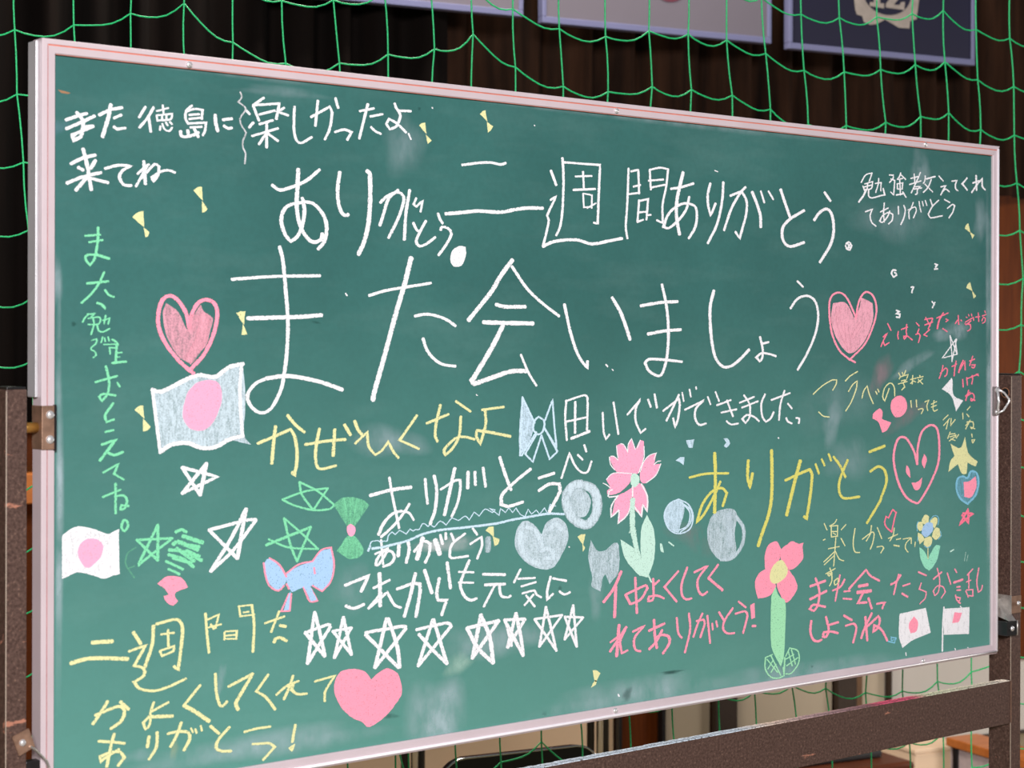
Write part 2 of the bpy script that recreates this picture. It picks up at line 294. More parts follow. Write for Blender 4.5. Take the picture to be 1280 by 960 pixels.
('chalk_writing', 'green chalk message running down the left edge', 'green', 0, 1.0, [(27, [564,15934,755,15955]), (27, [614,15860,786,15893]), (27, [729,16041,723,15868,682,15664,627,15592,565,15661,589,15709,713,15717]), (35, [713,15717,870,15676]), (31, [590,15374,860,15405]), (25, [808,15514,735,15368,642,15251,518,15143]), (25, [819,15302,865,15245,934,15221]), (31, [719,15146,777,15128,819,15081]), (19, [604,15008,559,14966,534,14919]), (19, [591,15012,693,15018,642,14979]), (19, [604,14961,731,14980,763,14957,738,14897,604,14890]), (19, [667,14956,680,14909]), (19, [680,14897,642,14773]), (19, [719,14885,738,14820,796,14803,879,14845]), (19, [789,14939,879,14968,860,14898]), (19, [827,14999,808,14898]), (17, [649,14702,713,14720,700,14661,649,14625,645,14590,681,14578,707,14530,668,14501]), (17, [770,14678,789,14744]), (17, [822,14690,815,14732]), (17, [860,14744,873,14697]), (17, [802,14655,964,14659]), (24, [912,14715,964,14685,990,14649]), (18, [873,14619,977,14613]), (18, [880,14613,886,14542]), (24, [970,14649,958,14447]), (17, [964,14554,1042,14560]), (17, [964,14506,1010,14506]), (31, [913,14435,1095,14452]), (27, [696,14210,979,14279]), (27, [831,14396,873,14218,853,14064,780,13988,749,14037,801,14069,958,14047]), (27, [979,14198,1011,14155]), (27, [927,13956,822,13814,843,13736,938,13763]), (27, [823,13617,932,13637]), (33, [781,13468,959,13520,865,13407,756,13280]), (33, [865,13368,939,13337,1055,13371]), (25, [799,13136,996,13232,939,13114,1066,13041]), (27, [960,12998,961,12643]), (27, [793,12845,1024,12921]), (27, [950,12847,1067,12851,1109,12781,1077,12695,1025,12688,1035,12736,1131,12721]), (27, [1061,12554,1036,12474,1078,12423,1125,12488,1099,12552,1061,12554])]),
('chalk_heart', 'pink chalk heart with a smeared filling, left of the largest line', 'pink', 0, 1.0, [(44, [1944,14340,1788,14470,1612,14678,1524,14874,1523,15051,1577,15200,1676,15251,1786,15193,1897,15036,1938,14857]), (44, [1947,14858,1964,14997,2042,15148,2154,15210,2279,15172,2329,15042,2280,14800,2145,14539,1944,14340,2000,14300])]),
('heart_filling', '', 'dusty', 1, 0.65, [(0, [1621,15161,1578,15032,1633,14757,1788,14519,1966,14409,2010,14499,2167,14639,2235,14840,2268,14981,2144,15059,2098,15149,2020,15038,1965,14838,1909,14837,1786,15055]), (80, [1998,14998,1965,14838]), (120, [2144,14999,2099,14719,1943,14479])]),
('chalk_flag', 'large white chalk flag under the left heart', 'white', 0, 1.0, [(51, [1439,14110,1547,14083,1701,14140,1966,14256,2101,14281,2304,14259,2487,14373,2695,14418]), (35, [1443,14104,1494,13740,1549,13344]), (51, [1549,13354,1702,13438,1924,13450,2103,13385,2306,13388,2489,13473,2697,13517]), (37, [2671,14392,2649,14057,2685,13528])]),
('flag_filling', '', 'grey', 1, 0.7, [(0, [1450,14094,1701,14120,1966,14246,2327,14253,2510,14362,2695,14402,2731,13954,2709,13527,2814,13402,2489,13463,2306,13378,2103,13385,1924,13450,1702,13434,1549,13344])]),
('flag_disc', 'pink chalk disc', 'softpink', 1, 1.0, [(0, [2146,14214,2304,14203,2384,14101,2373,13900,2260,13681,2102,13595,1945,13639,1856,13770,1889,13988,1989,14146])]),
('chalk_star', 'white chalk star under the large flag', 'white', 0, 1.0, [(40, [1847,13155,2330,13019,1847,12837]), (40, [1847,12837,2182,13192]), (40, [2182,13192,2093,12805]), (40, [2093,12805,1847,13155])]),
('chalk_flag', 'small white chalk flag low at the left edge', 'white', 0, 1.0, [(30, [300,12414,391,12475,494,12503,679,12457,867,12388,983,12438,995,11924,931,11919]), (30, [300,12414,301,11930,474,11992,681,11938,827,11888,931,11929]), (31, [941,12402,921,11959])]),
('flag_filling', '', 'white', 1, 0.79, [(0, [300,12414,391,12475,494,12503,679,12457,867,12388,983,12438,995,11924,827,11888,681,11938,474,11992,301,11930])]),
('flag_disc', 'pink chalk disc', 'softpink', 1, 1.0, [(0, [474,12222,545,12341,659,12366,763,12327,805,12257,763,12125,618,12020,525,12084])]),
('chalk_star', 'green chalk star right of the small left flag', 'green', 0, 1.0, [(31, [1519,12474,1357,12180,1254,12002,1716,12298]), (32, [1716,12298,1238,12309]), (31, [1238,12309,1520,12041]), (31, [1520,12041,1519,12474])]),
('chalk_line', 'faint green chalk arc below the green star', 'green', 0, 0.4, [(18, [1228,12218,1121,12157,1090,12043,1132,11962,1207,11859]), (18, [1122,11972,1207,11995])]),
('chalk_scribble', 'dense green chalk scribble beside the green star', 'green', 0, 1.0, [(40, [1760,12370,1837,12395,1904,12361]), (52, [1860,12314,2128,12217]), (51, [1727,12224,1793,12249,2061,12132]), (43, [1672,12158,1860,12126,2118,11998]), (40, [1662,12100,1860,12036,2005,11926]), (32, [1629,12023,1772,11953,1861,11907]), (32, [1662,11926,1728,11897,1812,11851]), (44, [1882,12204,2083,12170]), (44, [1905,12132,2084,12050]), (44, [1772,12171,2016,11995]), (44, [1728,12056,1972,11978])]),
('chalk_star', 'slanted white chalk star above the yellow lines, left side', 'white', 0, 1.0, [(43, [2741,12598,2515,12222,2242,11854]), (42, [2242,11854,2562,12097,2882,12447]), (43, [2882,12456,2770,12460,2218,12366]), (42, [2218,12366,2620,11988]), (43, [2620,11988,2677,12293,2741,12598])]),
('chalk_mushroom', 'pink chalk mushroom shape under the green scribble', 'pink', 0, 1.0, [(0, [1514,11756,1618,11827,1750,11836,1861,11788,1928,11683,1773,11636,1751,11578,1795,11525,1729,11477,1641,11519,1601,11601,1663,11616,1619,11688])]),
('chalk_writing', 'pale yellow chalk message in the bottom left corner, three lines', 'yellow', 0, 1.0, [(48, [666,11132,923,11122]), (48, [395,10917,641,10948,1124,10891]), (39, [1198,11201,1295,11055]), (33, [1141,10979,1360,11029,1210,10800,1328,10758,1339,10669,1210,10605,1275,10519,1469,10467,1666,10494,1904,10566]), (37, [1463,11254,1446,11030,1349,10765]), (37, [1500,11271,1774,11304,1851,11208,1841,10990,1797,10687,1742,10733]), (28, [1565,11140,1741,11143]), (28, [1659,11186,1664,10988]), (28, [1555,10944,1741,10980,1730,10922,1577,10879,1551,10941]), (30, [2171,11338,2194,11075,2222,10851]), (24, [2187,11256,2357,11311,2312,11144]), (24, [2210,11163,2392,11186]), (24, [2244,11200,2289,11136]), (24, [2438,11081,2438,10990]), (24, [2449,11090,2611,11085,2606,10984,2450,10999]), (24, [2461,11038,2588,11036]), (24, [2644,11381,2661,11261,2866,11263]), (24, [2633,11386,2824,11389]), (24, [2703,11304,2784,11307]), (31, [2827,11386,2859,11138,2843,10797]), (29, [3016,11140,3302,11200]), (29, [3225,11273,3107,11022]), (41, [3238,11092,3322,11070]), (41, [3155,10888,3167,10924,3238,10937,3334,10887]), (37, [861,10413,788,10306,674,10170]), (37, [705,10268,935,10327,1030,10334,1083,10269,1041,10158,904,10083]), (37, [1030,10389,1136,10286]), (29, [1469,10330,1426,10207,1416,10071,1362,10019,1330,10102,1405,10161]), (43, [1405,10161,1721,10131]), (31, [1448,10224,1666,10306]), (32, [2099,10464,1876,10241]), (48, [1876,10241,2021,10153,2224,10003]), (34, [2309,10580,2326,10337,2371,10190,2417,10168,2474,10218]), (40, [2497,10401,2840,10521]), (41, [2840,10521,2705,10333,2601,10182,2632,10097]), (33, [3065,10486,2896,10296,3038,10197,3169,10033]), (33, [3432,10430,3372,10282,3296,10146]), (33, [3185,10217,3348,10316,3517,10352]), (33, [3336,10307,3445,10315,3408,10257,3493,10189,3640,10178]), (29, [3757,10321,4065,10360,3960,10234,3911,10156,3911,10047]), (35, [747,9955,936,9920,1084,9884]), (35, [946,10015,905,9866,853,9641]), (35, [1010,9822,884,9772,779,9713,769,9769,894,9800,1021,9792,1080,9716,1000,9630]), (35, [1405,9925,1384,9800]), (35, [1514,9960,1503,9784,1406,9650]), (36, [1656,9925,1799,9932,1932,9905,1955,9822,1877,9693]), (36, [1839,10037,1777,9886,1694,9762]), (24, [1972,9950,1999,9896]), (24, [2033,9932,2049,9880]), (24, [2107,9962,2123,9900]), (36, [2242,9941,2361,9833]), (36, [2510,9894,2361,9768,2320,9673,2384,9614,2534,9593]), (33, [2722,9807,2897,9825,3098,9824]), (32, [2840,9638,2938,9630,3090,9614,3161,9556,2993,9418]), (35, [3466,9799,3422,9588]), (0, [3367,9519,3463,9557,3456,9516,3418,9464])]),
('chalk_writing', 'yellow chalk words under the large line, left of the blue bow', 'yellow', 0, 1.0, [(39, [2907,13413,3148,13494,3387,13578,3448,13489,3485,13281,3473,13094,3437,12988,3418,13030]), (39, [3166,13621,3136,13396,3113,13154]), (39, [3343,13757,3460,13634,3594,13537]), (40, [3606,13376,3902,13409,4222,13424]), (36, [3822,13573,3773,13354,3766,13166,3828,13055,4077,13087]), (40, [4056,13556,4032,13219]), (40, [4206,13615,4298,13481]), (40, [4366,13658,4417,13546,4476,13480]), (32, [4374,13366,4563,13510,4584,13327,4687,13206,4791,13256,4900,13371,4987,13228,5066,13153]), (33, [5365,13712,5084,13387,5398,13261]), (35, [5524,13599,5892,13716]), (35, [5754,13844,5679,13577,5669,13424,5707,13350]), (35, [6015,13890,6267,13745]), (36, [6099,13678,6072,13412,5948,13238,5839,13164,5817,13232,6003,13380,6170,13398,6338,13359]), (36, [6464,13763,6849,13796]), (36, [6520,13747,6529,13555,6437,13293,6366,13403,6380,13481]), (43, [6380,13481,6592,13452,6966,13381])]),
('chalk_butterfly', 'pale blue chalk bow with one filled wing, below the roof shaped character', 'paleblue', 0, 1.0, [(25, [7183,13927,7142,13106]), (25, [7183,13927,7406,13556]), (25, [7480,13646,7584,13574,7555,13437,7466,13393,7382,13465,7405,13590,7480,13646]), (25, [7436,13429,7171,13105]), (25, [7599,13597,7733,13883,7764,13547,7811,13198,7584,13482]), (25, [7436,13394,7236,13125,7372,13010,7531,13380]), (25, [7531,13380,7682,13036,7826,13139,7600,13459])]),
('wing_filling', '', 'paleblue', 1, 0.75, [(0, [7183,13927,7361,13626,7391,13487,7288,13261,7142,13106,7121,13312,7140,13654])]),
('chalk_writing', 'white chalk words right of the blue bow, made good memories', 'white', 0, 1.0, [(30, [7991,13867,7970,13635,8002,13296]), (30, [7976,13856,8329,13936,8391,13895,8383,13425]), (30, [8001,13564,8361,13614]), (35, [8159,13841,8155,13397]), (42, [8084,13317,8433,13412]), (30, [7903,12758,8054,13108,8147,12941,8271,12830,8395,12825,8472,12975]), (30, [8208,13079,8301,13005]), (31, [8331,13215,8372,13120]), (28, [8683,13677,8706,13381,8753,13289,8817,13354]), (29, [8894,13823,8992,13354]), (31, [9168,13636,9433,13861,9336,13723,9337,13531,9435,13360,9533,13418]), (31, [9581,13852,9637,13742]), (32, [9712,13929,9763,13727]), (32, [9889,13676,10214,13853,10232,13755,10198,13559,10138,13426,10097,13561]), (32, [10214,13914,10097,13733,9957,13528]), (25, [10282,13945,10316,13814]), (25, [10435,13992,10462,13878]), (25, [10572,14025,10579,13995]), (32, [10340,13684,10745,13819,10573,13699,10556,13551,10643,13449,10788,13466]), (25, [10821,13873,10884,13755]), (25, [10988,13945,11066,13801]), (30, [11017,13740,11324,13814]), (30, [11113,13625,11450,13668]), (30, [11235,13811,11371,13562]), (30, [11230,13490,11326,13437,11486,13448]), (30, [11514,13768,11838,13856]), (30, [11564,13691,11926,13786]), (30, [11610,13885,11737,13739,11738,13548,11648,13449,11576,13514,11666,13575,11829,13546,11949,13472]), (31, [12083,13893,11999,13746,12022,13542,12103,13458,12214,13512,12280,13608]), (31, [12224,13799,12653,13903]), (31, [12528,13943,12436,13738,12400,13481]), (31, [12604,13735,12699,13656]), (31, [12568,13508,12606,13451,12700,13417]), (31, [12794,13503,12870,13491,12859,13418])]),
('chalk_writing', 'white chalk thank you standing on the pale blue wavy line', 'white', 0, 1.0, [(47, [4611,12673,4947,12729,5272,12751]), (32, [4918,12896,4955,12702,5021,12433]), (32, [5021,12433,5078,12216]), (37, [5243,12527,5175,12437,4997,12261,4788,12115]), (42, [4748,12150,4820,12285,4964,12409,5110,12441]), (29, [5110,12441,5240,12407,5315,12309]), (35, [5503,12851,5520,12674,5545,12518]), (41, [5653,12887,5695,12693,5671,12437,5588,12239]), (35, [5762,12697,6007,12808,6092,12811,6093,12674,6042,12485,5949,12319]), (44, [5999,12975,5944,12773,5827,12348]), (42, [6227,12916,6222,12693]), (38, [6345,12911,6354,12732]), (38, [6486,12961,6532,12701]), (43, [6780,13097,6881,12843,6983,12634]), (44, [7334,12911,7056,12745,6824,12574,6810,12439,6941,12405,7197,12453]), (44, [7482,12776,7767,12833]), (46, [7483,12599,7677,12682,7858,12674,7874,12568,7678,12289])]),
('chalk_line', 'pale blue chalk line with a wavy line on top', 'paleblue', 0, 1.0, [(14, [4582,11944,4629,12059,4677,12069,4740,12071,4772,12049,4836,12059,4885,12055,4901,12121,4965,12170,5013,12133,5078,12183,5111,12174,5192,12129,5257,12192,5307,12162,5340,12180,5406,12176,5455,12247,5505,12244,5555,12207,5588,12239,5655,12194,5755,12270,5856,12209,5958,12299,6060,12258,6180,12313,6249,12254,6335,12359,6422,12299,6526,12390,6649,12335,6701,12367,6596,12394,6710,12331,6768,12288,6796,12383,6883,12322,6941,12382,7013,12315,7071,12375,7145,12284,7233,12245,7291,12345,7351,12273,7439,12325,7499,12264,7588,12347,7649,12267,7693,12392,7799,12363]), (26, [4613,12007,4582,11944]), (34, [4645,11972,4773,11977,4981,12002,5225,12040,5472,12111,5756,12147,6163,12156,6720,12178,6999,12213,7292,12235,7649,12261,7951,12239])]),
('chalk_writing', 'thicker small white thank you under the pale blue line', 'white', 0, 1.0, [(29, [4693,11896,4901,11961]), (29, [4788,12075,4805,11915,4821,11755]), (35, [4901,11935,4757,11760,4710,11750,4725,11828,4837,11926,4966,11904,5001,11821,4934,11747,4821,11722]), (45, [5079,12003,5063,11844]), (40, [5225,12020,5242,11911,5193,11747]), (38, [5324,11886,5489,12016,5589,11969,5572,11835,5506,11725]), (54, [5464,12058,5374,11781]), (60, [5672,12017,5748,11822]), (35, [5756,12080,5798,11955]), (35, [5848,12101,5854,12019]), (33, [5941,12088,5993,11983]), (33, [6180,12073,5959,11944,5917,11810,5942,11754,6233,11761]), (33, [6309,12134,6388,12046]), (33, [6267,11923,6457,12007,6475,11896,6389,11715])]),
('smeared_stroke', '', 'grey', 1, 0.6, [(78, [6580,11979,6571,11813])]),
('chalk_ball', 'grey chalk ball at the end of the pale blue line', 'grey', 0, 0.8, [(131, [8256,12655,8489,12574,8584,12392,8553,12193,8382,12062,8134,12158,8011,12352,8011,12527,8133,12638,8256,12655])]),
('ball_filling', '', 'grey', 1, 0.7, [(0, [8087,12581,8318,12570,8458,12422,8412,12236,8288,12173,8088,12266]), (33, [8164,12531,8257,12386,8303,12524,8350,12334])]),
('chalk_heart', 'grey smeared chalk heart under the pale blue line', 'grey', 0, 0.7, [(0, [7240,12187,7417,12108,7537,11974,7626,12130,7806,12201,7989,12097,8035,11884,7929,11682,7748,11486,7509,11492,7271,11590,7095,11763,7051,11925,7108,12104])]),
('heart_strokes', '', 'grey', 1, 0.8, [(91, [7152,12010,7168,11803,7301,11634,7508,11550]), (92, [7507,11942,7538,11755]), (92, [7686,12046,7807,12108,7898,12033]), (69, [7270,12094,7418,12039,7507,11895]), (69, [7538,11732,7627,11772,7748,11718,7748,11625,7598,11636])]),
('chalk_butterfly', 'grey chalk butterfly beside the pink flower stem', 'grey', 0, 0.65, [(0, [8462,11838,8572,11684,8729,11661,8919,11767,9005,11726,9007,11344,8826,11168,8746,11316,8699,11273,8652,11075,8480,11160,8495,11289,8416,11577])]),
('chalk_ball', 'small pale chalk ball right of the pink flower', 'paleblue', 0, 0.9, [(22, [10214,12337,10418,12247,10521,12069,10453,11875,10216,11816,10013,11903,9919,12103,10012,12269,10214,12337]), (22, [10282,12279,10452,12122,10402,11928,10215,11866]), (22, [10248,12293,10487,12145,10453,11950,10249,11834])]),
('ball_filling', '', 'paleblue', 1, 0.75, [(0, [10012,12281,10180,12334,10315,12277,10333,12129,10266,11961,10216,11829,10047,11888,9946,12029,9929,12152])]),
('chalk_ball', 'large grey chalk ball under the yellow thank you', 'grey', 0, 0.7, [(55, [11449,12003,11612,11804,11577,11553,11363,11366,11115,11359])]),
('ball_filling', '', 'grey', 1, 0.65, [(0, [10972,12081,11324,12136,11467,12028,11415,11741,11452,11486,11345,11342,11080,11362,10869,11576,10826,11853]), (101, [11289,12050,11326,11570])]),
('chalk_mark', 'small pale chalk mark above the yellow thank you, left one', 'paleblue', 0, 0.8, [(0, [10369,13223,10540,13230,10507,13107,10421,13110])]),
('chalk_mark', 'small pale chalk crescent above the yellow thank you, right one', 'paleblue', 0, 0.8, [(0, [11167,13223,11256,13228,11316,13143,11238,13078,11175,13110,11231,13158])]),
('chalk_mark', 'small pale chalk mark right of the pink flower head', 'paleblue', 0, 0.8, [(0, [10150,12923,10251,12973,10336,12965,10320,12848,10235,12895])]),
('chalk_mark', 'small pale chalk mark right of the pink flower leaf', 'mint', 0, 1.0, [(0, [9830,11690,9880,11679,9914,11555,9854,11572]), (22, [10014,11702,10115,11639])]),
('chalk_flower', 'pink chalk flower with white outlined notched petals', 'white', 0, 1.0, [(14, [8818,13025,8840,12914,8921,12834]), (14, [8840,13035,8906,13031,8987,12975]), (14, [8957,13185,8972,13063,8987,13008]), (14, [9038,13213,9097,13197,9179,13089]), (14, [9179,13078,9186,13199,9253,13280,9328,13123]), (14, [9366,13138,9426,13253]), (14, [9504,13156,9502,12989,9397,12770]), (14, [9427,12780,9502,12933,9608,13018,9753,13052,9707,12959]), (15, [9707,12880,9776,12922,9845,12929]), (15, [9845,12886,9746,12722,9549,12613]), (14, [9262,12765,8966,12789,8848,12772,8760,12699]), (14, [8695,12647,8761,12622,8834,12575]), (21, [8795,12452,8811,12523,8874,12544]), (21, [8811,12440,8986,12443]), (21, [8986,12455,8859,12306,8854,12145,8924,12184,9003,12239]), (21, [9013,12227,8988,12042,9180,12169,9270,12380]), (22, [9276,12572,9276,12428]), (22, [9303,12283,9456,12118,9478,12297,9571,12184,9570,12413,9454,12600])]),
('petal', '', 'softpink', 1, 1.0, [(0, [9277,12764,8965,12800,8906,12857,8825,13003,8847,13035,8906,13033,8987,12975,8957,13185,9023,13214,9097,13197,9179,13078,9186,13199,9253,13280,9328,13117,9426,13258,9501,13234,9502,13044,9397,12770])]),
('petal', '', 'softpink', 1, 1.0, [(0, [9427,12769,9502,12933,9608,13018,9753,13052,9707,12880,9845,12886,9746,12722,9549,12613,9443,12635])]),
('petal', '', 'softpink', 1, 1.0, [(0, [9262,12765,8965,12794,8848,12772,8760,12699,8841,12574,8776,12534,8776,12479,8908,12472,9070,12519,9233,12644])]),
('petal', '', 'softpink', 1, 1.0, [(0, [9276,12572,9147,12506,8955,12420,8860,12140,9003,12227,8988,12037,9180,12169,9276,12428,9308,12619])]),
('petal', '', 'softpink', 1, 1.0, [(0, [9302,12571,9293,12283,9456,12118,9472,12298,9571,12184,9570,12413,9487,12586,9373,12616])]),
('flower_centre', 'pale green centre', 'mint', 1, 1.0, [(0, [9324,12767,9405,12711,9405,12614,9324,12553,9243,12610,9243,12730])]),
('stem', '', 'mint', 1, 1.0, [(72, [9276,12380,9271,12140,9278,11900,9271,11996,9337,11704,9403,11507])]),
('leaf', '', 'mint', 1, 1.0, [(0, [9031,11808,9256,11685,9452,11503,9584,11203,9388,11267,9128,11526])]),
('leaf', '', 'mint', 1, 1.0, [(0, [9564,12136,9714,11872,9715,11484,9584,11203,9452,11503,9451,11937]), (24, [9601,11226,9657,11130])]),
('chalk_writing', 'large yellow chalk thank you right of the pink flower', 'yellow2', 0, 1.0, [(37, [10440,12653,10784,12695,11275,12684]), (50, [10975,13004,10993,12691,10978,12093]), (40, [11099,12562,10960,12343,10752,12081,10597,11966,10717,12232,10924,12420,11135,12460,11241,12379,11154,12183]), (46, [11712,12864,11698,12611,11750,12443,11807,12657]), (51, [12234,13003,12247,12638,12238,12253,12165,11975,12037,11727,11939,11516]), (47, [12553,12516,12893,12611,13122,12666,13180,12572,13124,12182,13049,11878,12991,11915]), (57, [12900,12813,12779,12512,12586,11964]), (37, [13263,12746,13341,12591]), (37, [13406,12820,13477,12717]), (37, [13574,12898,13633,12790]), (42, [13692,12849,13851,12697,13983,12505]), (43, [14037,12782,13852,12484,13833,12272,13952,12160,14334,12167]), (49, [14574,12897,14965,12984]), (46, [14596,12572,14801,12645,14967,12571,15010,12378,14886,12140,14848,12066,14522,11720])]),
('chalk_heart', 'pink outlined chalk heart with a smiling face', 'pink', 0, 1.0, [(39, [15812,12646,15725,12870,15511,13098,15300,13077,15196,12780,15303,12392,15516,12108,15794,11983,15880,12006,16160,12298,16377,12652,16398,13015,16331,13241,16155,13301,15939,13196,15832,12950,15812,12646])]),
('face_eye', '', 'pink', 1, 1.0, [(0, [15534,12643,15607,12572,15633,12419,15522,12520])]),
('face_eye', '', 'pink', 1, 1.0, [(0, [15993,12819,16071,12719,16007,12561,15933,12669])]),
('face_mouth', '', 'pink', 1, 1.0, [(0, [15664,12335,15814,12342,15951,12413,15900,12255,15814,12203,15728,12235])]),
('chalk_ball', 'solid pink chalk ball beside the yellow school words', 'pink', 0, 1.0, [(0, [15322,13822,15465,13786,15539,13691,15519,13556,15363,13459,15207,13479,15116,13615,15154,13749])]),
('chalk_bow', 'solid pink chalk bow left of the pink ball', 'pink', 0, 1.0, [(0, [14835,13613,14912,13553,14894,13436,15130,13372,15028,13249,14901,13205,14811,13380,14658,13450,14671,13524])]),
('chalk_writing', 'thin yellow chalk words above and beside the pink ball', 'yellow', 0, 1.0, [(19, [13200,13876,13414,14006,13655,14100,13764,14099,13752,14034,13667,13934]), (19, [13332,13590,13440,13519,13589,13500]), (20, [13976,14081,14094,14161,14279,14234]), (20, [14051,13907,14169,14029,14268,14077,14243,13946,14121,13734,13986,13589]), (20, [14388,13795,14430,13910,14518,13995,14568,13859,14670,13699]), (20, [14732,13898,14770,13852]), (20, [14783,13935,14816,13888]), (20, [15076,13943,14962,13735,14911,13803,14961,13953,15101,14035,15205,13967,15218,13815]), (19, [15320,14201,15359,14150]), (19, [15411,14209,15437,14166]), (19, [15502,14242,15463,14174]), (19, [15334,14100,15359,14133,15568,14174,15529,14106]), (19, [15386,14065,15516,14089,15438,14031,15477,13963,15399,13913]), (19, [15308,14016,15542,14055]), (19, [15621,14088,15779,14109]), (19, [15686,14156,15674,14011]), (19, [15700,14062,15626,14020]), (19, [15713,14062,15766,14044]), (19, [15805,14115,15964,14136]), (19, [15871,14154,15885,14120]), (19, [15832,14086,15952,14008]), (19, [15943,14097,15819,14035]), (19, [15636,13732,15655,13613]), (19, [15780,13738,15794,13619]), (19, [15829,13575,15940,13590,15962,13564,15914,13500]), (19, [16006,13700,16113,13732,16060,13631,16087,13553]), (19, [16180,13659,16328,13703]), (19, [16181,13608,16321,13639]), (19, [16255,13721,16224,13593,16262,13537,16348,13563])]),
('chalk_writing', 'small pink chalk school name above the little white star', 'hotpink', 0, 1.0, [(22, [15033,15032,15118,14916]), (22, [14919,14806,15021,14870,14944,14772,14863,14647]), (22, [14919,14731,14958,14664,15073,14714]), (22, [15309,14900,15291,14824,15310,14774]), (22, [15382,14934,15551,14978]), (22, [15525,15020,15512,14893,15526,14825,15461,14774,15447,14816,15539,14825,15675,14758]), (22, [15774,15051,15854,14997]), (22, [15849,14946,15802,14869]), (22, [15762,14852,15841,14869,15881,14827,15834,14716]), (22, [16000,15109,16200,15137]), (22, [16026,15144,16147,15000]), (22, [16214,15129,16094,14948]), (22, [16000,15015,16214,15069]), (22, [15974,14848,16134,14939]), (22, [15974,14848,16068,14824]), (22, [16321,15138,16633,15228]), (31, [16497,15227,16389,15105,16336,14958]), (21, [16566,15124,16634,15107,16566,15072]), (21, [16485,14959,16608,14908]), (21, [16909,15188,16923,15032]), (21, [16826,15048,16895,15110]), (21, [16978,15111,17006,15094]), (19, [17131,15165,17153,15155]), (19, [17192,15209,17209,15183]), (19, [17276,15219,17285,15184]), (19, [17103,15074,17327,15158,17341,15106]), (19, [17118,15025,17271,15105,17187,15057,17257,15009,17238,14947,17160,14920]), (19, [17090,15046,17257,15035]), (19, [17383,15164,17510,15178]), (19, [17467,15239,17482,15090]), (19, [17651,15277,17671,15245]), (19, [17581,15187,17694,15215]), (19, [17567,15099,17609,15161,17666,15144,17652,15082,17581,15061])]),
('chalk_star', 'little white chalk star at the right edge', 'white', 0, 1.0, [(19, [16685,14839,16733,14554,16742,14389]), (19, [16855,14779,16474,14447,16884,14515]), (19, [16884,14515,16828,14762]), (19, [16685,14839,16879,14515]), (19, [16869,14779,16747,14415])]),
('chalk_writing', 'small pink chalk words above and beside the white bow', 'hotpink', 0, 1.0, [(22, [16496,14321,16461,14209,16394,14098]), (22, [16421,14184,16570,14277,16616,14242,16598,14165,16543,14131]), (23, [16742,14302,16871,14345]), (23, [16857,14397,16817,14258,16803,14137]), (28, [17051,14405,16968,14292,16927,14197]), (23, [16941,14223,17093,14393,17108,14239]), (23, [17224,14392,17373,14430]), (23, [17316,14480,17233,14317]), (23, [17289,14325,17387,14325,17345,14272,17289,14290]), (23, [17039,14074,17053,13943]), (23, [17150,14108,17170,13976]), (23, [17178,14090,17473,14166]), (23, [17304,14141,17318,14080,17290,13992]), (23, [17416,14163,17487,14134]), (23, [17207,13888,17124,13706]), (23, [17138,13776,17305,13834,17362,13772,17340,13711,17272,13700,17264,13739,17385,13703]), (23, [17115,13781,17249,13853])]),
('chalk_bow', 'solid white chalk bow at the right edge', 'white', 0, 1.0, [(0, [16735,14106,16762,14068,16791,13807,17054,13707,16862,13520,16736,13782,16471,13916])]),
('chalk_writing', 'small yellow chalk words above the yellow star', 'yellow', 0, 1.0, [(19, [16501,13381,16642,13464]), (19, [16520,13285,16683,13402]), (19, [16643,13360,16589,13223]), (19, [16725,13401,16711,13280,16835,13381]), (19, [16698,13168,16630,13057]), (19, [16698,13130,16836,13138]), (19, [16685,13082,16864,13111]), (19, [16836,13112,16864,13059,16933,13118]), (19, [16713,13046,16836,13016]), (19, [16822,13078,16672,13013]), (19, [17167,13539,17250,13599]), (19, [17042,13490,17051,13385]), (19, [17153,13470,17218,13419]), (19, [17252,13362,17127,13208]), (19, [17126,13269,17238,13331,17330,13325,17348,13255,17294,13209,17252,13240,17387,13205]), (19, [17154,13326,17224,13337]), (19, [17295,13116,17309,13063]), (19, [17295,13011,17380,13017,17324,12957,17304,13010])]),
('chalk_star', 'solid yellow chalk star at the right edge', 'yellow', 0, 1.0, [(0, [17112,13072,17204,12790,17465,12624,17410,12540,17182,12621,17160,12423,17024,12434,16911,12603,16652,12478,16709,12667,16821,12748,16708,12963,16977,12883])]),
('chalk_heart', 'pale blue chalk heart with a pink core under the yellow star', 'skyblue', 0, 1.0, [(37, [17185,11896,16981,12006,16877,12180,16912,12348,17047,12385,17183,12351,17274,12461,17434,12425,17494,12265,17413,12041,17185,11896])]),
('heart_filling', '', 'skyblue', 1, 0.55, [(0, [17185,11910,16981,12006,16891,12180,16921,12348,17047,12376,17183,12342,17283,12452,17434,12417,17480,12266,17413,12041])]),
('heart_core', 'pink core', 'pink', 1, 1.0, [(0, [17070,12285,17229,12292,17411,12369,17435,12182,17276,12005,17094,12028])]),
('chalk_star', 'tiny pink chalk star under the blue heart', 'hotpink', 0, 1.0, [(37, [17054,11739,17336,11723,16965,11546,17198,11802,17213,11559,17031,11712])]),
('chalk_heart', 'small open pink chalk heart over the yellow words', 'hotpink', 0, 1.0, [(25, [15152,11532,15010,11625,14971,11711,15009,11801,15066,11772,15176,11909,15266,11853,15215,11730,15152,11532])]),
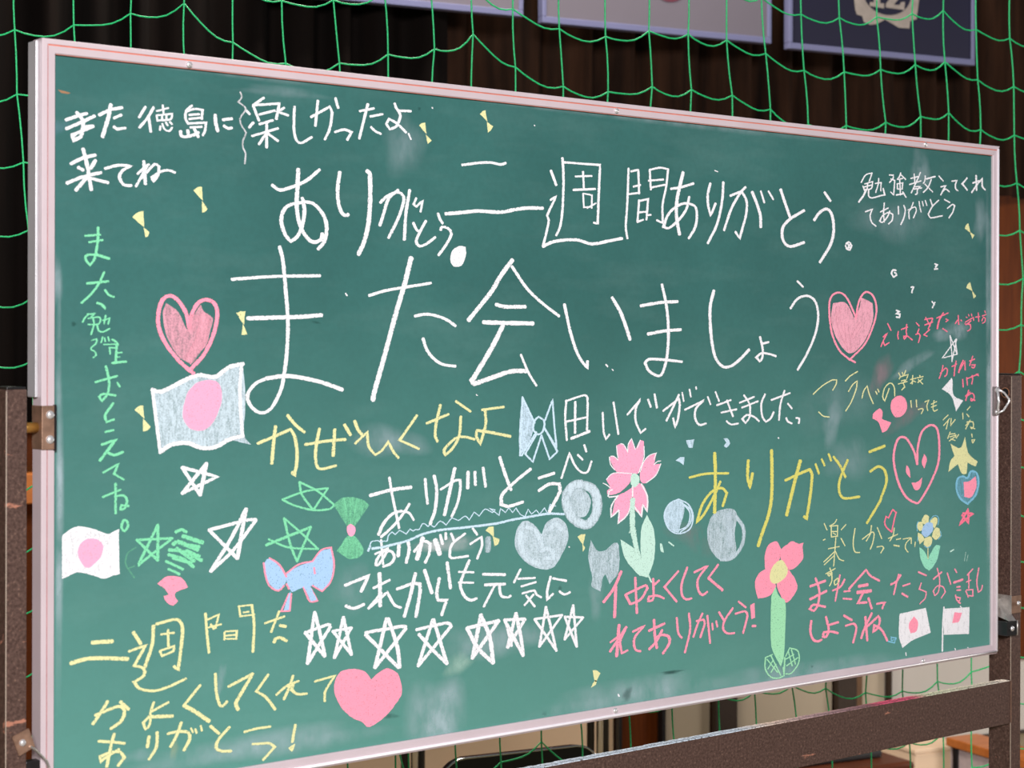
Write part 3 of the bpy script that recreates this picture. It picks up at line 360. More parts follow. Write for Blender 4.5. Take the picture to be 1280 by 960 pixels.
('chalk_writing', 'thin yellow chalk words under the smiling heart, had fun', 'yellow', 0, 1.0, [(18, [13774,11822,13725,11768,13605,11726]), (18, [13605,11723,13799,11723,13792,11544]), (18, [13641,11716,13646,11545]), (18, [13653,11634,13787,11626]), (18, [13654,11544,13775,11553]), (18, [13690,11607,13751,11579]), (18, [13472,11775,13540,11665]), (18, [14001,11727,13884,11647]), (18, [13449,11506,13497,11519]), (18, [13880,11510,13978,11379]), (18, [13758,11546,13739,11392,13704,11068]), (18, [13570,11358,13842,11377]), (18, [13740,11310,13463,11151]), (18, [13728,11246,13475,11105]), (18, [13740,11310,13838,11173,13948,11136]), (20, [14224,11648,14180,11428,14218,11269,14343,11244]), (20, [14404,11460,14654,11563,14705,11527,14668,11379,14605,11281]), (20, [14634,11672,14604,11533,14504,11423]), (20, [14781,11630,14896,11439]), (20, [14769,11306,14909,11310,14948,11277,14872,11199]), (20, [15062,11429,15307,11485]), (20, [15216,11595,15191,11479,15101,11384]), (20, [15269,11398,15385,11408]), (25, [15204,11307,15347,11280]), (19, [15445,11395,15660,11407,15529,11322,15503,11239,15577,11163]), (19, [15660,11398,15660,11305]), (19, [15766,11324,15753,11243]), (19, [13511,10956,13741,11025]), (20, [13608,11043,13656,10958,13596,10914,13548,10950,13656,10958,13657,10828,13602,10751]), (20, [13802,10865,13717,10823,13730,10757,13803,10783,13815,10856])]),
('chalk_flower', 'small yellow chalk flower with a blue centre and green leaves', 'yellow', 0, 1.0, [(15, [16106,11215,16107,11010])]),
('petal', '', 'yellow', 1, 1.0, [(0, [15936,11688,16029,11776,16136,11736,16123,11634,15990,11608])]),
('petal', '', 'yellow', 1, 1.0, [(0, [16163,11666,16284,11715,16357,11689,16352,11612,16285,11521,16190,11587])]),
('petal', '', 'yellow', 1, 1.0, [(0, [16258,11497,16325,11536,16412,11505,16440,11391,16326,11324,16205,11389])]),
('petal', '', 'yellow', 1, 1.0, [(0, [16017,11367,16178,11391,16219,11328,16179,11236,16085,11208,15991,11266])]),
('petal', '', 'yellow', 1, 1.0, [(0, [15839,11480,15951,11431,16018,11350,15885,11278,15831,11396])]),
('petal', '', 'yellow', 1, 1.0, [(0, [15822,11660,15955,11661,15977,11540,15884,11500,15817,11567])]),
('petal_outline', '', 'skyblue', 1, 1.0, [(14, [16136,11650,16243,11738,16351,11732,16392,11661,16366,11577]), (14, [15818,11507,15804,11610,15843,11668]), (14, [16434,11469,16456,11390,16380,11326]), (14, [15831,11404,15824,11337]), (14, [16005,11239,16090,11203,16179,11236])]),
('flower_centre', 'blue centre', 'blue', 1, 1.0, [(0, [16110,11643,16231,11610,16231,11482,16057,11386,15924,11458,15976,11583])]),
('leaf', '', 'mint2', 1, 1.0, [(0, [15872,11223,15978,11173,16107,11001,16140,10805,16006,10880,15899,11042])]),
('leaf', '', 'mint2', 1, 1.0, [(0, [16107,11001,16193,11124,16327,11235,16435,11210,16355,10992,16221,10847,16119,10807])]),
('chalk_writing', 'pink chalk words low at the right side, two lines', 'pink', 0, 1.0, [(42, [13144,10783,13504,10843]), (42, [13137,10574,13533,10677]), (37, [13271,10904,13361,10691,13331,10484,13234,10382,13138,10422,13215,10481,13506,10421]), (36, [13682,10671,13864,10713,13974,10827]), (28, [13858,10910,13803,10702,13743,10495]), (31, [13957,10632,14110,10631]), (31, [13938,10519,14147,10489]), (37, [14079,10664,14502,10947,14604,10845,14843,10737]), (54, [14320,10687,14544,10696]), (62, [14288,10588,14626,10587]), (40, [14422,10563,14301,10412,14524,10406]), (40, [14565,10470,14648,10293]), (35, [14771,10358,14977,10367,14916,10269]), (37, [15130,10652,15272,10691,15388,10791]), (30, [15336,10804,15272,10649,15208,10477]), (30, [15441,10601,15632,10628]), (37, [15423,10476,15573,10408]), (32, [15853,10807,16061,10731]), (22, [15928,10613,15875,10515,16062,10448,16036,10348,15890,10261]), (31, [16254,10656,16478,10759]), (22, [16356,10834,16424,10625,16385,10422,16290,10369,16250,10450,16357,10527,16520,10497,16575,10406,16467,10311]), (24, [16628,10730,16725,10528]), (24, [16834,10784,16889,10719]), (42, [16807,10551,17056,10584]), (28, [16890,10466,16987,10467]), (28, [16891,10411,17001,10405]), (23, [16855,10330,16892,10240,16961,10217,16988,10267,16877,10294]), (31, [16933,10205,16989,10176]), (25, [17335,10746,17181,10653]), (24, [17154,10532,17288,10557]), (25, [17223,10667,17224,10422]), (24, [17141,10376,17211,10265]), (24, [17155,10392,17337,10386,17337,10272,17211,10291]), (25, [17504,10751,17449,10509,17492,10329,17577,10358,17605,10435]), (39, [13170,10223,13147,10055,13217,9917,13333,9879,13419,9897]), (40, [13519,10256,13586,10038,13528,9938,13450,9946,13469,10010,13645,10006,13811,9964]), (40, [13586,10118,13822,10143]), (40, [13953,10238,14153,10144]), (35, [13994,10066,14202,10081,14263,10000,14183,9772]), (41, [14648,10212,14465,9981,14385,9827]), (40, [14485,10167,14535,9772]), (40, [14506,9990,14813,10151,14854,10079,14793,9949,14690,9905,14710,10011,14897,9912,15043,9721])]),
('chalk_line', 'tiny pale blue chalk swirl left of the plain flag', 'skyblue', 0, 1.0, [(22, [15064,9706,15231,9661,15273,9739,15147,9765,15156,9710,15223,9717])]),
('chalk_flag', 'white chalk flag low at the right, the one without a pole', 'white', 0, 1.0, [(27, [15377,10127,16040,10164,16164,9749]), (27, [15377,10127,15366,9771,15451,9571,15698,9670,16164,9749]), (28, [16040,10150,16129,9766])]),
('flag_filling', '', 'white', 1, 0.93, [(0, [15377,10127,16040,10164,16164,9749,15698,9670,15451,9571,15366,9771])]),
('flag_disc', 'pink chalk disc', 'pink', 1, 1.0, [(0, [15739,10066,15846,9946,15804,9797,15654,9784,15602,9927])]),
('chalk_flag', 'white chalk flag on a pole at the lower right corner', 'white', 0, 1.0, [(28, [16544,10147,16514,9841,16503,9393]), (28, [16544,10105,17231,10072,17219,9632,16546,9683]), (23, [16991,10122,17059,10073])]),
('flag_filling', '', 'white', 1, 0.93, [(0, [16531,10098,17231,10072,17219,9632,16546,9683])]),
('flag_disc', 'pink chalk disc', 'pink', 1, 1.0, [(0, [16834,10031,17036,10004,16969,9869,16880,9849,16768,9851])]),
('chalk_writing', 'pink chalk words right of the star row, two lines ending in an exclamation mark', 'pink', 0, 1.0, [(43, [9053,11333,8916,11105,8711,10914]), (43, [8948,11115,8928,10676]), (36, [9141,10986,9238,10839]), (36, [9141,10986,9547,11090,9580,11046,9449,10893,9255,10838]), (36, [9334,11220,9369,10695]), (34, [9695,11175,9705,10944,9686,10861,9597,10856,9613,10915,9778,10918,9918,10865]), (34, [9705,11077,9817,11141]), (34, [10213,11250,9928,11035,10180,10794]), (34, [10399,11292,10281,11043,10299,10869,10384,10808,10493,10816]), (35, [10547,11207,10823,11285,10623,11090,10641,10915,10727,10846,10824,10887]), (35, [11057,11285,10848,11097]), (42, [10848,11097,11154,10885]), (45, [9014,10548,8968,10100]), (33, [8846,10314,8999,10383]), (41, [9159,10506,8840,10180]), (34, [9143,10476,9038,10307,9070,10132,9186,10160]), (34, [9288,10426,9516,10489,9321,10327,9338,10157,9446,10122]), (39, [9609,10407,9930,10486]), (39, [9714,10560,9731,10335,9775,10136]), (39, [9880,10393,9764,10234,9616,10133]), (39, [9731,10286,9864,10322,10014,10283,10031,10183,9898,10038]), (32, [10181,10548,10216,10312,10291,10236]), (32, [10436,10591,10461,10337,10353,10008]), (32, [10722,10565,10625,10421,10530,10227]), (32, [10591,10461,10746,10471,10771,10407,10678,10205]), (32, [10826,10521,10887,10097]), (27, [10931,10392,10945,10296]), (27, [11015,10421,11043,10331]), (33, [11077,10553,11184,10418]), (33, [11378,10589,11201,10417,11167,10294,11255,10211,11416,10200]), (33, [11503,10679,11665,10576]), (33, [11432,10496,11647,10515,11702,10446,11606,10182]), (0, [11766,10606,11864,10627,11873,10392,11793,10377]), (41, [11811,10271,11884,10264])]),
('chalk_flower', 'tall pink chalk flower with a yellow centre and a thick green stem', 'pink', 0, 1.0, [(26, [12416,10871,12492,10710])]),
('petal', '', 'pink', 1, 1.0, [(0, [12190,11106,12105,11136,12087,11315,12137,11476,12256,11551,12368,11556,12445,11455,12471,11418,12429,11266,12292,11110])]),
('petal', '', 'pink', 1, 1.0, [(0, [12463,11419,12601,11493,12722,11538,12880,11486,12986,11497,12960,11433,12978,11251,12847,11140,12707,11085,12603,11099,12463,11252])]),
('petal', '', 'pink', 1, 1.0, [(0, [12190,11124,12003,11108,11885,11000,11878,10859,11937,10690,12123,10697,12260,10745,12345,10845,12293,10944])]),
('petal', '', 'pink', 1, 1.0, [(0, [12640,11086,12773,10946,12838,10772,12661,10592,12548,10576,12436,10714,12360,10901,12453,10997])]),
('flower_centre', 'pale yellow centre', 'yellow', 1, 1.0, [(0, [12463,11258,12550,11198,12620,11085,12568,10982,12396,10900,12242,10918,12204,11046,12292,11193])]),
('stem', 'pale green stem', 'green2', 1, 1.0, [(0, [12334,10839,12239,10680,12234,9961,12291,9801,12459,9564,12533,9724,12567,10574,12417,10690]), (26, [12552,9697,12534,9440])]),
('leaf', 'pale green outlined leaf', 'green2', 1, 1.0, [(21, [12272,9778,12106,9744,12107,9564,12237,9422,12422,9388,12535,9414,12515,9545]), (20, [12143,9714,12385,9482]), (21, [12235,9756,12460,9423]), (20, [12162,9558,12273,9675]), (21, [12236,9499,12347,9615])]),
('leaf', 'pale green outlined leaf', 'green2', 1, 1.0, [(21, [12571,9720,12664,9840,12854,9769,12874,9584,12704,9434,12572,9436]), (21, [12627,9792,12722,9549]), (21, [12590,9563,12854,9665]), (21, [12702,9810,12798,9567]), (21, [12571,9669,12759,9727])]),
('chalk_writing', 'white chalk words above the row of stars, stay well from now on', 'white', 0, 1.0, [(42, [4220,11521,4589,11616,4474,11422]), (42, [4233,11251,4360,11208,4518,11247]), (47, [4764,11634,4776,11203]), (36, [4667,11449,4926,11535]), (37, [4796,11373,4590,11187]), (36, [4590,11187,4888,11377,5006,11194,5112,11152]), (43, [5045,11403,5297,11456,5417,11442,5425,11354,5357,11010]), (44, [5344,11590,5270,11323,5165,11028]), (44, [5497,11622,5620,11305]), (42, [5741,11493,5700,11287,5728,11196]), (42, [5728,11196,5865,11185,5783,10993]), (42, [5872,11697,5933,11345]), (40, [6252,11698,6154,11516,6099,11365,6183,11202,6295,11148,6380,11167]), (31, [6071,11556,6328,11530]), (31, [6071,11411,6323,11387]), (43, [6492,11490,6878,11456]), (43, [6526,11341,6878,11324]), (36, [6692,11317,6507,11044]), (36, [6778,11321,6807,11172,6922,11135,6980,11152]), (32, [7154,11508,7038,11334]), (32, [7111,11379,7420,11368]), (32, [7170,11267,7435,11307]), (32, [7185,11167,7406,11190,7450,11129,7534,11083]), (32, [7391,11134,7229,10999]), (32, [7258,11133,7415,10964]), (35, [7704,11362,7644,11170,7645,11043,7750,11115]), (35, [7749,11335,7998,11281]), (35, [7870,11140,7962,11086,8069,11112])]),
('chalk_star', 'white chalk star, leftmost of the row of eight', 'white', 0, 1.0, [(42, [3755,11211,3651,10563]), (42, [3651,10563,3995,11000]), (42, [3995,11021,3958,11035,3613,10963]), (42, [3613,10963,3909,10629]), (42, [3909,10629,3859,10855,3755,11211])]),
('chalk_star', 'narrow white chalk star, second of the row of eight', 'white', 0, 1.0, [(38, [4196,11108,4059,10592]), (38, [4059,10592,4323,10958]), (38, [4323,10958,4033,10943]), (38, [4033,10943,4324,10607]), (38, [4324,10607,4196,11108])]),
('chalk_star', 'white chalk star, third of the row of eight', 'white', 0, 1.0, [(47, [4876,11024,4696,10396]), (47, [4696,10396,5192,10864]), (48, [5192,10886,5112,10900,4545,10872]), (47, [4545,10847,5074,10355]), (48, [5093,10359,5047,10650,4902,11021])]),
('chalk_star', 'white chalk star, fourth of the row of eight', 'white', 0, 1.0, [(44, [5635,10942,5394,10342]), (44, [5394,10342,5948,10826]), (44, [5940,10844,5871,10877,5365,10832]), (44, [5406,10767,5622,10548,5878,10319]), (44, [5878,10319,5749,10664,5648,10941])]),
('chalk_star', 'white chalk star, fifth of the row of eight', 'white', 0, 1.0, [(52, [6456,10930,6312,10351]), (51, [6312,10351,6770,10822]), (52, [6770,10822,6218,10773]), (51, [6218,10773,6401,10487,6672,10245]), (52, [6672,10245,6614,10600,6456,10930])]),
('chalk_star', 'white chalk star, sixth of the row of eight', 'white', 0, 1.0, [(46, [7074,10897,6930,10433]), (45, [6930,10433,7241,10801]), (46, [7241,10801,6871,10824]), (45, [6871,10824,7208,10290]), (46, [7208,10290,7163,10569,7074,10897]), (34, [6900,10776,7003,10448])]),
('chalk_star', 'thin white chalk star, seventh of the row of eight', 'white', 0, 1.0, [(35, [7621,10939,7503,10386]), (35, [7503,10386,7923,10796]), (35, [7923,10796,7413,10785]), (34, [7413,10785,7819,10295]), (35, [7819,10295,7621,10939])]),
('chalk_star', 'narrow white chalk star, rightmost of the row of eight', 'white', 0, 1.0, [(35, [8130,10918,7970,10443]), (35, [7970,10443,8322,10725]), (35, [8322,10725,7969,10769]), (35, [7969,10769,8200,10315]), (35, [8200,10315,8130,10918])]),
('chalk_heart', 'solid pink chalk heart under the row of stars', 'pink', 0, 1.0, [(0, [4631,10243,4541,10360,4362,10418,4160,10402,4072,10285,4065,10138,4136,9981,4237,9863,4364,9762,4517,9689,4569,9625,4685,9646,4879,9740,5115,9971,5128,10099,5061,10281,4969,10334,4878,10366,4748,10315])]),
('chalk_heart', 'pink chalk heart at the right end of the largest line', 'pink', 0, 1.0, [(32, [14068,14438,13829,14584,13650,14849,13581,15192,13608,15430,13785,15526,13984,15463,14165,15226,14234,15106,14305,15389,14467,15547,14671,15476,14746,15234,14633,14935,14430,14665,14068,14424]), (32, [14028,14456,14221,14384])]),
('heart_filling', '', 'dusty', 1, 0.8, [(0, [13667,15352,13984,15357,14185,15119,14306,15255,14366,15457,14651,15367,14653,15070,14430,14719,14088,14531,13788,14744,13629,15060]), (69, [13786,15274,13827,14983,14067,14611]), (69, [13986,15011,14067,14584]), (70, [14347,15014,14147,14798])]),
('chalk_mark', 'small round white chalk mark near the upper right, a closed ring', 'white', 0, 1.0, [(30, [15244,15927,15169,15933,15127,15877,15182,15811,15266,15854]), (30, [15202,15893,15253,15872])]),
('chalk_mark', 'small white chalk mark near the upper right, highest one', 'white', 0, 1.0, [(31, [16264,16066,16326,16049,16282,16011]), (31, [16256,15977,16344,15985])]),
('chalk_mark', 'small white chalk squiggle left of the lower yellow bow', 'white', 0, 1.0, [(28, [15635,15651,15703,15658,15669,15602,15661,15561])]),
('chalk_mark', 'small white chalk mark just above the pink school name', 'white', 0, 1.0, [(25, [16195,15420,16261,15365]), (25, [16274,15407,16205,15314])]),
('chalk_mark', 'small white chalk ring right of the right heart', 'white', 0, 1.0, [(30, [15254,15254,15330,15241,15254,15199,15347,15192,15330,15137,15254,15145])]),
('chalk_candy', 'pale blue chalk candy outlined in pink, under the green fan', 'pink', 0, 1.0, [(21, [2998,11903,3022,11758,3081,11609,3213,11533,3296,11592]), (21, [3081,11959,3224,11866,3332,11703]), (21, [3332,11744,3513,11845,3721,11871]), (21, [3721,11871,3856,12008,4005,12030,4051,11805,4006,11598,3870,11472,3722,11557]), (21, [3332,11610,3369,11545]), (21, [3369,11482,3254,11269,3382,11264,3405,11479]), (21, [3587,11547,3685,11356,3796,11359,3685,11539]), (21, [3746,11786,3758,11711])]),
('candy_body', '', 'blue', 1, 1.0, [(0, [3332,11744,3513,11824,3721,11871,3783,11741,3734,11567,3587,11547,3417,11499,3344,11609])]),
('candy_wrapper', '', 'blue', 1, 1.0, [(0, [3005,11903,3092,11954,3224,11845,3332,11692,3296,11592,3213,11541,3081,11630,3015,11799])]),
('candy_wrapper', '', 'blue', 1, 1.0, [(0, [3721,11871,3856,11994,4000,12015,4036,11806,3994,11599,3870,11487,3746,11555])]),
('candy_tail', '', 'blue', 1, 1.0, [(0, [3393,11522,3398,11273,3292,11272,3369,11482])]),
('candy_tail', '', 'blue', 1, 1.0, [(0, [3592,11551,3685,11550,3784,11374,3705,11360])]),
('chalk_star', 'green chalk star with curved arms, upper of two', 'green', 0, 1.0, [(27, [3269,12689,3608,12776,3953,12801]), (27, [3953,12801,3731,12529]), (27, [3731,12529,3559,12737,3522,12901]), (27, [3522,12901,3804,12766,4041,12586]), (27, [4041,12565,3979,12530,3731,12529,3438,12608,3269,12689])]),
('chalk_star', 'green chalk star above the candy, lower of two', 'green', 0, 1.0, [(29, [3294,12450,3391,12102,3489,11888]), (29, [3489,11888,3695,12312]), (38, [3695,12312,3033,12126]), (27, [3068,12196,3367,12073,3807,12022]), (27, [3807,12022,3561,12237,3294,12450])]),
('chalk_bow', 'green chalk fan shaped bow with a pink knot', 'green', 0, 0.7, [(13, [4305,12657,4306,12296]), (13, [4407,12641,4331,12294]), (13, [4204,12652,4281,12297]), (13, [4155,12030,4281,12149]), (13, [4333,11869,4319,12146])]),
('bow_wing', '', 'green', 1, 0.6, [(0, [4041,12576,4154,12654,4305,12668,4483,12627,4599,12546,4357,12272,4268,12277])]),
('bow_wing', '', 'green', 1, 0.65, [(0, [4256,12161,4370,12154,4511,11974,4460,11881,4307,11856,4206,11899,4093,11975])]),
('bow_knot', 'pink knot', 'softpink', 1, 1.0, [(0, [4306,12317,4377,12270,4370,12186,4306,12151,4251,12214,4255,12288])]),
('chalk_mark', 'short pale chalk dash right of the small yellow flower', 'mint', 0, 1.0, [(24, [16714,11096,16807,11123])]),
('chalk_mark', 'two thin pale chalk strokes near the right rail', 'mint', 0, 0.7, [(10, [17143,11058,17102,10903]), (10, [17202,11001,17169,10899])]),
('chalk_mark', 'tiny chalk dots scattered over the green board', 'white', 0, 1.0, [(19, [4220,15328,4241,15299]), (13, [6365,13977,6388,13963]), (24, [8746,14376,8778,14347]), (14, [8863,14308,8889,14289]), (21, [12386,13199,12401,13188]), (15, [10957,17344,11028,17329]), (16, [8045,11767,8057,11757]), (21, [9002,9533,9021,9502]), (13, [6364,13971,6381,13962]), (15, [5601,17866,5612,17854]), (16, [7383,17762,7395,17754]), (17, [15528,9466,15537,9416]), (17, [16846,9400,16864,9378]), (17, [17198,9384,17216,9370])]),
]
SMUDGES = [
(1.6767, 1.4901, 0.0549, 0.0116, 0.0089, -0.0171, 'grey', 0.5, 'pale smudge behind the pink school name'),
(1.4845, 1.4155, 0.0224, -0.0067, -0.0278, -0.0410, 'rose', 0.4, 'faint pink smudge near the right heart'),
(1.3658, 1.3384, 0.0229, -0.0038, -0.0135, -0.0428, 'grey', 0.3, 'pale upright smudge under the thin yellow words'),
(1.4090, 1.2782, 0.0680, -0.0026, 0.0002, -0.0394, 'grey', 0.18, ''),
(1.5529, 1.3472, 0.0550, 0.0287, 0.0163, -0.0129, 'rose', 0.3, ''),
(1.5672, 1.4351, 0.0592, 0.0265, 0.0097, -0.0090, 'grey', 0.3, ''),
(1.0620, 1.1730, 0.0714, -0.0232, -0.0115, -0.0221, 'rose', 0.25, ''),
(1.5868, 1.7620, 0.0299, 0.0018, 0.0002, -0.0463, 'grey', 0.28, ''),
(1.5202, 1.6773, 0.1162, 0.0052, 0.0002, -0.0403, 'grey', 0.13, ''),
(1.7538, 1.6877, 0.0228, 0.0010, 0.0002, -0.0422, 'grey', 0.25, ''),
(0.5696, 0.9576, 0.0566, -0.0136, -0.0113, -0.0649, 'grey', 0.5, 'large pale smudge above the bottom rail'),
(0.6059, 1.0296, 0.0247, 0.0112, 0.0110, -0.0138, 'mint', 0.4, ''),
(0.6725, 1.0558, 0.1155, -0.0020, 0.0036, -0.0269, 'grey', 0.28, 'hazy smudge behind the row of stars'),
(0.5891, 1.1948, 0.0601, 0.0011, 0.0016, -0.0120, 'white', 0.42, 'erased patch behind the small thank you'),
(0.4897, 1.3374, 0.0733, -0.0065, -0.0019, -0.0232, 'grey', 0.25, 'hazy smudge under the yellow words'),
(0.8568, 1.1014, 0.0155, -0.0013, 0.0001, -0.0396, 'grey', 0.22, ''),
(0.4332, 1.1477, 0.0353, -0.0029, 0.0001, -0.0356, 'grey', 0.2, ''),
(0.0217, 1.7178, 0.0199, 0.0102, 0.0042, -0.0081, 'blue', 0.22, ''),
(0.2390, 1.0494, 0.0067, -0.0018, -0.0046, -0.0229, 'grey', 0.4, 'small upright smudge between the yellow words'),
(0.1751, 0.9737, 0.0065, -0.0014, -0.0017, -0.0173, 'yellow', 0.3, ''),
(0.1237, 0.9711, 0.0312, 0.0017, 0.0020, -0.0088, 'grey', 0.2, ''),
(0.5144, 1.7339, 0.0395, 0.0028, 0.0001, -0.0470, 'grey', 0.16, ''),
(1.3101, 0.9278, 0.2354, -0.0013, 0.0054, -0.0235, 'grey', 0.28, ''),
(0.9440, 0.9504, 0.2167, -0.0002, 0.0056, -0.0265, 'grey', 0.28, ''),
(0.3010, 0.9595, 0.2065, 0.0003, 0.0037, -0.0205, 'grey', 0.3, ''),
(0.0246, 1.2885, 0.0060, -0.0003, 0.0006, -0.2803, 'grey', 0.4, 'dust along the left rail'),
(1.7782, 1.3704, 0.0115, -0.0002, 0.0021, -0.4108, 'grey', 0.35, 'dust along the right rail'),
(0.2642, 1.8062, 0.2292, 0.0008, -0.0010, -0.0090, 'grey', 0.22, 'dust along the top rail'),
(1.0225, 1.8060, 0.6239, -0.0023, -0.0017, -0.0109, 'grey', 0.22, ''),
(1.3850, 1.3771, 0.1035, 0.0383, 0.0396, -0.0464, 'grey', 0.1, ''),
(0.3281, 1.7868, 0.0719, -0.0001, -0.0010, -0.0082, 'grey', 0.15, ''),
(0.0201, 1.5405, 0.0090, 0.0002, 0.0001, -0.0354, 'grey', 0.3, ''),
]
SCUFFS = [
(1.0091, 0.9740, 0.0214, -0.0002, 0.0005, -0.0027),
(0.4959, 0.9723, 0.0117, -0.0015, 0.0000, -0.0034),
(0.3768, 1.4945, 0.0071, -0.0012, -0.0004, -0.0015),
(1.3195, 0.9487, 0.0030, -0.0003, 0.0000, -0.0021),
(0.5392, 1.7830, 0.0026, 0.0002, 0.0000, -0.0021),
(0.9184, 0.9510, 0.0075, -0.0029, -0.0048, -0.0094),
(0.7608, 0.9424, 0.0044, -0.0006, 0.0000, -0.0034),
(0.7884, 1.1186, 0.0037, -0.0003, 0.0000, -0.0029),
(0.0422, 1.4895, 0.0030, 0.0000, 0.0000, -0.0028),
]
